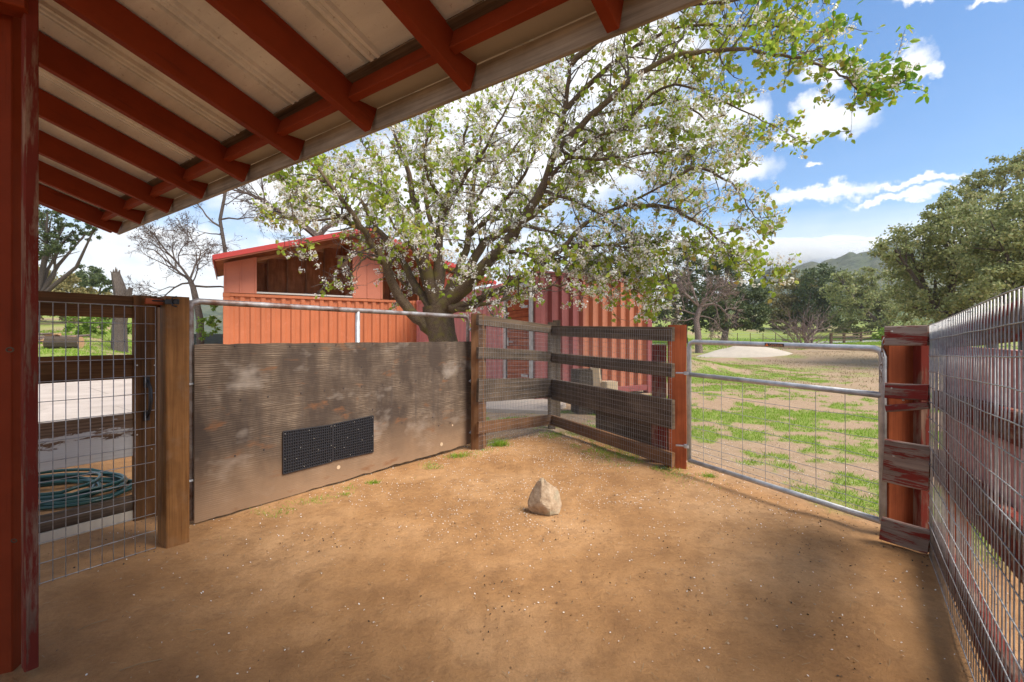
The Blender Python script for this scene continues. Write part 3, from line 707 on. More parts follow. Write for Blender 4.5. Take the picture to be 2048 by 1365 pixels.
# ---------------------------------------------------------------- plywood panel in pipe frame
def ply_panel():
    A = P(389, 677, 3.16); B = P(943, 677, 5.48); A.z = B.z = 0
    dv = (B-A).normalized(); nv = Vector((dv.y, -dv.x, 0)); L = (B-A).length
    g = thing('plywood_pipe_gate', 'weathered plywood sheet bolted to a grey pipe frame under the blossoming tree', 'gate', (A.x, A.y, 0))
    z0, z1 = .012, 1.224
    def at(s, z, o=0): q = A+dv*s+nv*o; return (q.x, q.y, z)
    # sheet with slightly wavy edges
    mb = MB(); n = 40; th = .017
    tops = [z1-.006*abs(R.gauss(0, .5)) for _ in range(n+1)]; bots = [z0+.012*abs(R.gauss(0, .6))+.018*(i/n) for i in range(n+1)]
    for i in range(n):
        s0, s1 = L*i/n, L*(i+1)/n
        for (o, fl) in ((0, 1), (-th, -1)):
            q = [at(s0, bots[i], o), at(s1, bots[i+1], o), at(s1, tops[i+1], o), at(s0, tops[i], o)]
            uv = [(s0, bots[i]), (s1, bots[i+1]), (s1, tops[i+1]), (s0, tops[i])]
            if fl < 0: q = q[::-1]; uv = uv[::-1]
            mb.quad(*q, uv)
        mb.quad(at(s0, tops[i], 0), at(s1, tops[i+1], 0), at(s1, tops[i+1], -th), at(s0, tops[i], -th))
    mb.quad(at(0, z0, -th), at(0, z0, 0), at(0, z1, 0), at(0, z1, -th)); mb.quad(at(L, z0, 0), at(L, z0, -th), at(L, z1, -th), at(L, z1, 0))
    ply = obj('plywood_sheet', mb, M_ply, g)
    # pipe frame
    zt = EYE+(HY-602)/F*3.16; r = .0215
    o = -.017-r-.002
    mb = MB(); mb.tube([at(-.012, .03, o), at(-.012, zt-.05, o), at(.0, zt-.012, o), at(.04, zt, o), at(L*.5, zt-.001, o), at(L-.07, zt-.002, o), at(L-.028, zt-.014, o), at(L-.018, zt-.05, o), at(L-.018, .06, o)], r, 12, smooth if False else True)
    obj('pipe_frame', mb, M_galvrust, g, smooth=True)
    k = (721-CX)/F; s = (k*A.y-A.x)/(dv.x-k*dv.y)
    mb = MB(); mb.tube([at(s, .05, o), at(s, zt-.01, o)], r*.95, 12); obj('upright_pipe', mb, M_galv, g, smooth=True)
    mb = MB(); mb.tube([at(0, .09, o), at(L-.02, .09, o)], r*.95, 10); obj('bottom_pipe', mb, M_galv, g, smooth=True)
    def sx(x): k = (x-CX)/F; return (k*A.y-A.x)/(dv.x-k*dv.y)
    def zy(x, y): q = A+dv*sx(x); return EYE-(y-HY)/F*q.y
    # bolts along the sheet in zig-zag row, knot stains and fresh plugs
    bm = MB(); first = None
    for (x, y) in ((481, 800), (536, 794), (602, 787), (649, 782), (687, 777), (723, 774), (765, 770), (800, 766), (832, 762), (863, 760), (890, 757), (915, 754), (470, 912), (528, 900), (723, 735), (745, 820), (804, 846), (865, 835), (890, 690), (820, 689), (745, 688), (672, 690), (630, 691), (580, 693), (470, 692), (935, 820), (929, 742), (900, 846), (877, 852)):
        s, z = sx(x), zy(x, y)
        mb = MB(); mb.tube([at(s, z, -.002), at(s, z, .0035)], .0065, 8); obj('screw', mb, M_rustscrew, ply)
    for (x, y, r) in ((677, 935, .017), (883, 889, .020), (905, 851, .010)):
        s, z = sx(x), zy(x, y); mb = MB(); mb.tube([at(s, z, -.002), at(s, z, .0018)], r, 14); obj('wood_plug', mb, M_palecut, ply)
    # hinge bolts to the corner fence post on the right
    for y in (762, 864, 660):
        s, z = sx(946), zy(946, y)
        mb = MB(); mb.tube([at(s-.075, z, .01), at(s+.05, z, .01)], .011, 8); h = obj('hinge_bolt', mb, M_galv, g, smooth=True)
        mb = MB(); mb.tube([at(s-.05, z, .012), at(s-.025, z, .012)], .024, 6); obj('nut', mb, M_galv, h)
    for z in (.3, .95):
        mb = MB(); mb.tube([at(-.07, z, -.02), at(-.0, z, -.02)], .009, 8); obj('hinge_bolt', mb, M_galv, g, smooth=True)
    # two black drain mats screwed on
    mats = ((565, 663, 864, 948, 850, 923), (665, 745, 849, 921, 832, 904))
    for q, (xa, xb, ya0, ya1, yb0, yb1) in enumerate(mats):
        sa, sb = sx(xa), sx(xb); zt0, zb0 = zy(xa, ya0), zy(xa, ya1); zt1, zb1 = zy(xb, yb0), zy(xb, yb1)
        lab = ('left one of two black rubber drain mats screwed to the plywood sheet', 'right one of two black rubber drain mats screwed to the plywood sheet')[q]
        t = thing('drain_mat', lab, 'mat', at((sa+sb)/2, min(zb0, zb1), .004), 'black drain mats on the plywood')
        def pt(u, v, o): s = sa+(sb-sa)*u; return at(s, (zb0+(zb1-zb0)*u)*(1-v)+(zt0+(zt1-zt0)*u)*v, o)
        mb = MB(); c = [pt(0, 0, .006), pt(1, 0, .006), pt(1, 1, .006), pt(0, 1, .006)]; b = [pt(0, 0, .001), pt(1, 0, .001), pt(1, 1, .001), pt(0, 1, .001)]
        mb.add(c+b, [[0, 1, 2, 3], [0, 4, 5, 1], [1, 5, 6, 2], [2, 6, 7, 3], [3, 7, 4, 0]]); obj('backing', mb, M_rubber, t)
        mb = MB(); nu, nvv = 22, 14
        for i in range(nu+1):
            e = i in (0, nu); mb.bar(pt(i/nu, 0, .010), pt(i/nu, 1, .010), .009 if e else .006, .008, nv, .001)
        for j in range(nvv+1):
            e = j in (0, nvv); mb.bar(pt(0, j/nvv, .0095), pt(1, j/nvv, .0095), .009 if e else .006, .007, nv, .001)
        obj('grid', mb, M_rubber, t, kind='stuff')
        for (u, v) in ((.03, .95), (.5, .95), (.97, .97), (.33, .55), (.7, .4), (.03, .35), (.97, .45), (.25, .3), (.6, .72), (.95, .05), (.4, .06)):
            mb = MB(); a = pt(u, v, .012); b = pt(u, v, .016); mb.tube([a, b], .0028, 7); obj('screw', mb, M_screw, t)
M_rustscrew = plain('rusty_screw', (.05, .035, .03), .7, .3, 30)
smooth = True
ply_panel()

# ---------------------------------------------------------------- corner fence (weathered rails + welded mesh)
def corner_fence():
    PL = P(957, 677, 5.30); PC = P(1104, 677, 6.47); PR = P(1350, 677, 4.52)
    def mkpost(nm, c, w, th, ztop, mat, lab, fv):
        g = gz(c.x, c.y); t = thing(nm, lab, 'post', (c.x, c.y, g))
        mb = MB(); mb.bar((c.x, c.y, g-.05), (c.x, c.y, ztop), w, th, fv, .006, 3, .002); obj('shaft', mb, mat, t); return t
    mkpost('fence_post', PL+Vector((-.005, .07, 0)), .145, .12, EYE+(HY-628)/F*5.3, M_fpost, 'brown square post where the plywood panel meets the rail fence', (-.2, -1, 0))
    mkpost('fence_post', PC+Vector((0, .08, 0)), .10, .10, EYE+(HY-645)/F*6.5, M_grey, 'grey weathered post at the inner corner of the rail fence', (0, -1, 0))
    mkpost('fence_post', P(1360, 677, 4.50)+Vector((0, .085, 0)), .165, .12, EYE+(HY-650)/F*4.5, M_redpost, 'orange-red square post at the hinge side of the pipe gate', (-.25, -1, 0))
    mkpost('fence_post', P(1328, 677, 4.62)+Vector((.0, .16, 0)), .14, .1, EYE+(HY-690)/F*4.6, M_redold, 'dark red worn post behind the end of the rail fence', (-.25, -1, 0))
    c = P(1113, 677, 6.9); mkpost('fence_post', c, .11, .08, EYE+(HY-641)/F*6.9, M_grey, 'short pale grey post standing just behind the fence corner', (0, -1, 0))
    def section(label, xa, da, xb, db, rails, ytopm, ybotm, mirror):
        A = P(xa, 677, da); B = P(xb, 677, db); A.z = B.z = 0; dv = (B-A).normalized(); nv = Vector((dv.y, -dv.x, 0))
        if nv.y > 0: nv = -nv
        L = (B-A).length
        t = thing('rail_fence', label, 'fence', (A.x, A.y, 0), 'weathered rail fence sections at the pen corner')
        for (ta, ba, tb, bb, mat, o) in rails:
            za0, za1 = EYE-(ta-HY)/F*da, EYE-(ba-HY)/F*da; zb0, zb1 = EYE-(tb-HY)/F*db, EYE-(bb-HY)/F*db
            mb = MB(); h = ((za0-za1)+(zb0-zb1))/2
            mb.bar((A.x, A.y, (za0+za1)/2), (B.x, B.y, (zb0+zb1)/2), .038, h, (0, 0, 1), .005, 3, .002, .004)
            obj('rail', mb, mat, t)
        # welded mesh 25 x 50 mm in front
        za0, za1 = EYE-(ytopm[0]-HY)/F*da, gz(A.x, A.y)+.005; zb0, zb1 = EYE-(ytopm[1]-HY)/F*db, gz(B.x, B.y)+.005
        mb = MB(); n = int(L/.031); o = .024
        for i in range(n+1):
            u = i/n; p = A+dv*L*u+nv*o; mb.tube([(p.x, p.y, za1+(zb1-za1)*u), (p.x+R.gauss(0, .001), p.y, za0+(zb0-za0)*u)], .0014, 4, False)
        m = int((za0-za1)/.052)
        for j in range(m+1):
            v = j/m; a = A+nv*(o+.002); b = B+nv*(o+.002)
            pts = [];
            for q in range(9): u = q/8; p = a+(b-a)*u; pts.append((p.x, p.y, (za1+(za0-za1)*v)*(1-u)+(zb1+(zb0-zb1)*v)*u+R.gauss(0, .0015)))
            mb.tube(pts, .0011, 4, False)
        obj('wire_mesh', mb, M_wirefine, t, kind='stuff')
        return t
    G = M_grey
    section('shorter rail fence section left of the corner with a concrete pad behind', 955, 5.26, 1101, 6.42,
            [(628, 652, 652, 666, G, 0), (694, 718, 704, 723, G, 0), (757, 805, 757, 795, G, 0), (844, 868, 830, 850, M_fpost, 0)], (640, 658), (0, 0), 0)
    section('longer rail fence section running from the corner to the orange-red post', 1105, 6.42, 1347, 4.46,
            [(652, 672, 654, 683, G, 0), (706, 725, 727, 756, G, 0), (757, 800, 801, 858, G, 0), (830, 851, 906, 934, M_fpost, 0)], (656, 660), (0, 0), 1)
    # sheet of board leaning behind the long section
    A = P(1172, 677, 6.05); B = P(1322, 677, 4.86); A.z = B.z = 0; off = Vector((.16, .12, 0)); A = A+off; B = B+off
    mb = MB(); zt = EYE-(806-HY)/F*6.1; zb = gz(A.x, A.y)
    mb.bar((A.x, A.y, (.55+.04)/2), (B.x, B.y, (.55+.04)/2), .03, .52, (0, 0, 1), .004, 2, .002)
    obj('board', mb, M_grey, label='dark plywood board leaning behind the long rail fence section', cat='board')
corner_fence()

# ---------------------------------------------------------------- pipe gate with field wire
def pipe_gate():
    dl, dr = 4.32, 2.95
    TL, TR = P(1378, 684, dl), P(1766, 698, dr); BL, BR = P(1375, 921, dl), P(1762, 1044, dr)
    mL, mR = P(1378, 749, dl), P(1764, 791, dr)
    t = thing('pipe_gate', 'grey galvanised tube gate with wire grid opening to the field', 'gate', (BL.x, BL.y, 0))
    TL2 = TL.copy(); BL2 = Vector((TL.x, TL.y, BL.z)); BR2 = Vector((TR.x, TR.y, BR.z)); 
    rr = .021
    def cl(*p): return [Vector(q) for q in p]
    dv = (TR-TL).normalized(); v = .05
    mb = MB(); mb.tube(cl(BL2, TL2-Vector((0, 0, v)), TL2+dv*.012-Vector((0, 0, .015)), TL2+dv*v, TR-dv*v, TR-dv*.012-Vector((0, 0, .015)), TR-Vector((0, 0, v)), BR2), rr, 12)
    obj('frame_tube', mb, M_galv, t, smooth=True)
    mb = MB(); mb.tube([mL, mR], rr*.95, 12); obj('middle_tube', mb, M_galv, t, smooth=True)
    mb = MB(); mb.tube([BL2, BR2], rr*.95, 12); obj('bottom_tube', mb, M_galv, t, smooth=True)
    # wires; field wires are closer together towards the bottom
    xs = [1407, 1443, 1485, 1530, 1579, 1631, 1690, 1757]
    for x in xs:
        k = (x-CX)/F; s = (k*mL.y-mL.x)/((mR-mL).x-k*(mR-mL).y)
        a = mL+(mR-mL)*s; b = BL2+(BR2-BL2)*s; mb = MB()
        mid = (a+b)/2+Vector((R.gauss(0, .002), R.gauss(0, .002), 0)); mb.tube([a, mid, b], .0020, 6, False); obj('wire', mb, M_wire, t, smooth=True)
    for v in (.20, .36, .50, .61, .71, .80, .87, .935):
        a = mL+(BL2-mL)*v; b = mR+(BR2-mR)*v; mb = MB(); pts = []
        for q in range(9): p = a+(b-a)*(q/8); p.z += R.gauss(0, .0025); pts.append(p)
        mb.tube(pts, .0020, 6, False); obj('wire', mb, M_wire, t, smooth=True)
    # hinges
    for (y, yy) in ((747, 0), (893, 0)):
        q = P(1372, y, dl+.01); mb = MB(); mb.tube([q+Vector((-.08, .04, 0)), q+Vector((0.02, 0, 0))], .008, 8); h = obj('hinge_bolt', mb, M_galv, t, smooth=True)
        mb = MB(); mb.tube([q+Vector((.01, 0, -.014)), q+Vector((.01, 0, .014))], .030, 12); obj('hinge_collar', mb, M_galv, h, smooth=False)
    # maker's label on the top tube
    s0 = (1534-1378)/(1766-1378.); 
    def onb(x):
        k = (x-CX)/F; s = (k*TL.y-TL.x)/((TR-TL).x-k*(TR-TL).y); return TL+(TR-TL)*s
    a, b = onb(1533), onb(1571); nv = Vector((dv.y, -dv.x, 0)).normalized(); nv = -nv if nv.y > 0 else nv
    mb = MB(); mb.bar(a+nv*.0205, b+nv*.0205, .004, .024, (0, 0, 1), .001); lb = obj('sticker', mb, M_black, t, 'black maker sticker with orange triangle')
    L = (b-a).length
    mo, ntm, bs = newmat('orange_print'); bs.inputs['Base Color'].default_value = (.85, .20, .03, 1)
    mb = MB(); q = a+dv*.018+nv*.0232; mb.add([q+dv*-.016+Vector((0, 0, -.010)), q+dv*.016+Vector((0, 0, -.010)), q+Vector((0, 0, .011))], [[0, 1, 2]]); obj('triangle', mb, mo, lb)
    cu = bpy.data.curves.new('lettering', 'FONT'); cu.body = 'CountryLine'; cu.size = .030; cu.align_x = 'LEFT'; cu.align_y = 'CENTER'
    to = bpy.data.objects.new('tmp', cu); COL.objects.link(to); bpy.context.view_layer.update()
    me = bpy.data.meshes.new_from_object(to); bpy.data.objects.remove(to)
    lo = bpy.data.objects.new('lettering', me); COL.objects.link(lo)
    me.materials.clear(); mw, ntm, bs = newmat('pale_orange_print'); bs.inputs['Base Color'].default_value = (.75, .35, .15, 1); me.materials.append(mw)
    zz = Vector((0, 0, 1)); zz = (zz-dv*zz.dot(dv)).normalized(); w = max(v_.co.x for v_ in me.vertices)
    sc = (L-.045)/w
    mat = Matrix(((dv.x*sc, zz.x, nv.x, 0), (dv.y*sc, zz.y, nv.y, 0), (dv.z*sc, zz.z, nv.z, 0), (0, 0, 0, 1)))
    pos = a+dv*.038+nv*.0234; me.transform(mat); lo.parent = lb; lo.location = pos-rootloc(lb)
    # chain hanging at the latch end
    c0 = P(1768, 672, dr-.05); tc = thing('chain', 'rusty steel chain looped over the latch end of the pipe gate', 'chain', P(1762, 765, dr-.05))
    path = [P(1779, 664, dr-.02), P(1770, 676, dr-.06), P(1765, 690, dr-.07), P(1764, 703, dr-.06), P(1765, 716, dr-.05), P(1763, 729, dr-.05), P(1761, 741, dr-.05), P(1762, 753, dr-.05), P(1761, 765, dr-.05)]
    for i, (p, q) in enumerate(zip(path[:-1], path[1:])):
        ax_ = (q-p).normalized(); sd = Vector((1, 0, 0)) if i % 2 else Vector((.3, 1, 0)); sd = (sd-ax_*sd.dot(ax_)).normalized(); L2 = (q-p).length*.66; c = (p+q)/2
        ring = [c+ax_*L2*math.sin(a)+sd*.0085*math.cos(a) for a in np.linspace(0, 2*math.pi, 11)]
        mb = MB(); mb.tube(ring, .0027, 5, False); obj('link', mb, M_galvrust, tc, smooth=True)
pipe_gate()

# ---------------------------------------------------------------- right fence
RA = P(1859, 677, 2.72); RA.z = 0
def right_fence():
    dv = -U                                            # toward the camera
    nv = Vector((-U.y, U.x, 0))                        # into the pen
    L = 3.4
    def at(s, z, o=0.): q = RA+dv*s+nv*o; return Vector((q.x, q.y, z))
    t = thing('mesh_fence', 'red rail fence faced with close grey wire mesh along the right side', 'fence', (RA.x, RA.y, 0))
    # rails behind (outer side)
    def rail(zt0, zt1, h, mat, s0=-.02, s1=L, o=-.035):
        mb = MB(); mb.bar(at(s0, zt0-h/2, o), at(s1, zt0+(zt1-zt0)*(s1/1.86)-h/2, o), .040, h, (0, 0, 1), .005, 4, .002, .004); obj('rail', mb, mat, t)
    rail(1.315, 1.375, .115, M_greyred)
    rail(.955, 1.06, .10, M_redold)
    rail(.62, .745, .16, M_redold)
    rail(.20, .27, .17, M_redold)
    # posts
    for s in (.0, 1.80, 3.3):
        mb = MB(); q = at(s+.05, 0, -.11); g = gz(q.x, q.y); mb.bar((q.x, q.y, g-.05), (q.x, q.y, 1.30), .10, .10, (nv.x, nv.y, 0), .005, 2, .001); obj('post', mb, M_redold if s else M_redpost, t)
    # red boards outside, upper half
    s = .10; i = 0
    while s < 1.42:
        w = .135; mb = MB(); z0 = .66+R.uniform(-.01, .01); mb.bar(at(s+w/2, z0, -.075), at(s+w/2, 1.22, -.075), w-.008, .018, nv, .002, 2, .001); obj('board', mb, M_pinkboard, t); s += w; i += 1
    # mesh: verticals then horizontals, each its own wire
    zt = lambda s: 1.335+.03*s/1; first = None; n = int(L/.0445)
    zt = lambda s: 1.334+.0335*s
    for i in range(n+1):
        s = .003+i*.0445; z1 = zt(s); q = at(s, 0); z0 = gz(q.x, q.y)-.004+R.uniform(0, .012)
        mb = MB(); a = at(s, z0, .0); b = at(s, z1, .0); m1 = at(s+R.gauss(0, .0006), z0+(z1-z0)*.33, R.gauss(0, .0012)); m2 = at(s+R.gauss(0, .0006), z0+(z1-z0)*.66, R.gauss(0, .0012))
        mb.tube([a, m1, m2, b], .0024, 5); obj('wire', mb, M_wire, t, smooth=True)
    m = 15
    for j in range(m+1):
        pts = []
        for q in range(13):
            s = L*q/12; z0 = .015; pts.append(at(s, z0+(zt(s)-z0)*j/m+R.gauss(0, .0025), .0045))
        mb = MB(); mb.tube(pts, .0022, 5); obj('wire', mb, M_wire, t, smooth=True)
    for (s, z) in ((.25, 1.33), (.7, 1.34), (1.15, 1.36), (.5, .93), (1.1, .96), (.6, .6), (1.3, .64)):
        mb = MB(); mb.tube([at(s-.008, z, -.0), at(s-.006, z, .009), at(s+.022, z, .009), at(s+.024, z, 0)], .0016, 5); obj('staple', mb, M_wire, t)
M_pinkboard = wood('faded_pink_red_boards', (.44, .17, .16), (.70, .38, .36), .7, .8, .4)
right_fence()
def end_panel():
    # short boarded section between the latch end of the pipe gate and the mesh fence
    dl, dr = 2.86, 2.70
    t0 = P(1768, 677, dl); t0.z = 0
    t = thing('boarded_fence_end', 'short run of peeling red boards between pipe gate and mesh fence', 'fence', (t0.x, t0.y, 0))
    def rail(x0, x1, ta, ba, tb, bb, mat, lab=None, o=0.):
        a = P(x0, (ta+ba)/2, dl+o); b = P(x1, (tb+bb)/2, dr+o); h = ((ba-ta)*dl+(bb-tb)*dr)/2/F
        mb = MB(); mb.bar(a, b, .038, h, (0, 0, 1), .005, 2, .0015, .004); obj('rail', mb, mat, t, lab)
    rail(1771, 1856, 653, 691, 650, 692, M_greyred)
    rail(1771, 1858, 766, 796, 770, 802, M_redgrey)
    rail(1772, 1858, 810, 826, 805, 817, M_redgrey, 'thin crooked batten', -.01)
    rail(1768, 1859, 879, 962, 892, 984, M_greyred)
    rail(1762, 1859, 1036, 1076, 1058, 1111, M_greyred)
    def pst(x0, x1, d, yt, mat, lab, th=.09):
        a = P(x0, 677, d); b = P(x1, 677, d); c = (a+b)/2; w = (b-a).length; g = gz(c.x, c.y)
        mb = MB(); mb.bar((c.x, c.y+th/2, g-.03), (c.x, c.y+th/2, EYE-(yt-HY)/F*d), w, th, (-.05, -1, 0), .005, 2, .001); obj('post', mb, mat, t, lab)
    pst(1778, 1829, 2.92, 672, M_redpost, None, .06)
    pst(1842, 1862, 2.86, 672, M_redold, None, .10)
    for (x, y) in ((1785, 663), (1806, 680), (1785, 777), (1808, 801), (1789, 913), (1808, 935)):
        p = P(x, y, 2.78); mb = MB(); mb.tube([p, p+Vector((0, .01, 0))], .004, 7); obj('screw', mb, M_screw, t)
end_panel()

# ---------------------------------------------------------------- containers and shelter
def corr(mb, p0, p1, z0, z1, nrm, pitch=.278, dep=.045):
    if tuple(nrm) and mbdeep[0]: dep = mbdeep[0]
    p0 = Vector(p0); p1 = Vector(p1); L = (p1-p0).length; dv = (p1-p0).normalized(); nrm = Vector(nrm).normalized(); n = max(1, round(L/pitch)); pt = L/n
    pr = [];
    for i in range(n):
        for (a, o) in ((0, 0), (.34, 0), (.5, 1), (.84, 1)): pr.append(((i+a)*pt, -dep*o))
    pr.append((L, 0)); u = 0; pu = None
    for (s0, o0), (s1, o1) in zip(pr[:-1], pr[1:]):
        a = p0+dv*s0+nrm*o0; b = p0+dv*s1+nrm*o1
        mb.quad((a.x, a.y, z0), (b.x, b.y, z0), (b.x, b.y, z1), (a.x, a.y, z1), [(s0, z0), (s1, z0), (s1, z1), (s0, z1)])
def container(A, B, depthv, mat, label, H=2.59, post_mat=None):
    A = Vector((*A, 0)); B = Vector((*B, 0)); u = (B-A).normalized(); L = (B-A).length; w = Vector((*depthv, 0)); W_ = w.length; wn = w.normalized(); f = -wn
    t = thing('shipping_container', label, 'shipping container', (A+B)/2+w*0)
    pm = post_mat or mat; z0 = .16; zt = H
    mb = MB(); corr(mb, A+u*.14-f*.02, B-u*.14-f*.02, z0, zt-.09, f); obj('side_wall', mb, mat, t)
    mb = MB(); corr(mb, A+wn*.14+u*.02, A+w-wn*.14+u*.02, z0, zt-.09, -u); obj('end_wall', mb, pm, t)
    mb = MB(); corr(mb, B+wn*.14-u*.02, B+w-wn*.14-u*.02, z0, zt-.09, u); obj('end_wall', mb, pm, t)
    mb = MB(); q = [A, B, B+w, A+w]; mb.quad(*[(p.x, p.y, zt-.02) for p in q]); mb.quad(*[(p.x, p.y, z0) for p in q][::-1]); obj('roof_panel', mb, pm, t)
    for c in (A+u*.06+wn*.05, B-u*.06+wn*.05, A+w+u*.06-wn*.05, B+w-u*.06-wn*.05):
        mb = MB(); mb.bar((c.x, c.y, .02), (c.x, c.y, zt), .16, .12, f, .01); p = obj('corner_post', mb, pm, t)
        for z in (.06, zt-.055):
            mb = MB(); mb.bar((c.x, c.y, z-.058), (c.x, c.y, z+.058), .178, .15, f, .008); obj('corner_casting', mb, pm, p)
    for (a, b) in ((A, B), (A+w, B+w)):
        k = wn*.02 if a is A else -wn*.02
        mb = MB(); mb.bar(a+u*.15+k+Vector((0, 0, zt-.05)), b-u*.15+k+Vector((0, 0, zt-.05)), .05, .085, (0, 0, 1), .005); obj('top_rail', mb, pm, t)
        mb = MB(); mb.bar(a+u*.15+k+Vector((0, 0, .12)), b-u*.15+k+Vector((0, 0, .12)), .05, .13, (0, 0, 1), .005); obj('bottom_rail', mb, pm, t)
    for (a) in (A, B):
        k = u*.02 if a is A else -u*.02
        mb = MB(); mb.bar(a+wn*.12+k+Vector((0, 0, zt-.05)), a+w-wn*.12+k+Vector((0, 0, zt-.05)), .05, .085, (0, 0, 1), .005); obj('top_rail', mb, pm, t)
    return t
mbdeep = [0]
fu = Vector((.857, .5145, 0)).normalized(); fn = Vector((fu.y, -fu.x, 0))   # facade along / toward camera
FA = Vector((-8.4, 13.7, 0)); FB = FA+fu*5.83
container((FA.x, FA.y), (FB.x, FB.y), tuple((-fn*2.44)[:2]), M_orange, 'orange corrugated shipping container carrying the wooden loft at the left')
PA = FB+fn*.06; PB = PA+fn*6.06
container((PA.x, PA.y), (PB.x, PB.y), tuple((fu*2.44)[:2]), M_pink, 'pink corrugated shipping container behind the tree trunk')
MA = Vector((.47, 9.3, 0)); MBv = MA+fu*3.25
mbdeep[0] = .085
container((MA.x, MA.y), (MBv.x, MBv.y), tuple((-fn*1.18)[:2]), M_maroon, 'short maroon and orange container behind the rail fence', 2.62, M_maroon1)
# conduit on its left end
mb = MB(); c = P(1124, 600, 9.42); mb.tube([(c.x, c.y, .25), (c.x, c.y, 2.5)], .02, 8); obj('conduit', mb, M_maroon1, label='thin vertical pipe fixed to the maroon container side', cat='pipe', smooth=True)

def door_wall():
    B = MA+fu*-.03-fn*.10; A = MA+fu*-.03-fn*1.12; dv = (B-A).normalized(); L = (B-A).length; nv = Vector((dv.y, -dv.x, 0)); nv = nv if nv.x < 0 else -nv
    t = thing('plank_door', 'orange wood plank door with galvanised frame in the left end of the maroon container', 'door', (A.x, A.y, 0)); H = 2.30; n = 15
    def at(s, z, o=0): q = A+dv*s+nv*o; return Vector((q.x, q.y, z))
    for i in range(n):
        z0 = .08+i*(H-.1)/n; h = (H-.1)/n
        mb = MB(); o = R.uniform(0, .006); mb.bar(at(.09, z0+h/2, o), at(L-.09, z0+h/2, o), .025, h-.008, (0, 0, 1), .003); obj('plank', mb, M_orangewood, t)
    for s in (.0, L): mb = MB(); mb.bar(at(s, .0), at(s, H+.1), .10, .08, nv, .004); obj('door_post', mb, M_galv, t)
    mb = MB(); mb.bar(at(0, H+.05), at(L, H+.05), .06, .09, (0, 0, 1)); obj('lintel', mb, M_galv, t)
    mb = MB(); mb.bar(at(.14, 1.1, .03), at(.14, 1.28, .03), .05, .03, nv); l = obj('latch', mb, M_galv, t)
    mb = MB(); mb.tube([at(.16, 1.18, .045), at(.36, 1.18, .045)], .012, 6); obj('handle', mb, M_galv, l)
    for z in (.5, 1.9): mb = MB(); mb.bar(at(L-.1, z, .03), at(L-.35, z, .03), .01, .05, (0, 0, 1)); obj('hinge', mb, M_galv, t)
door_wall()

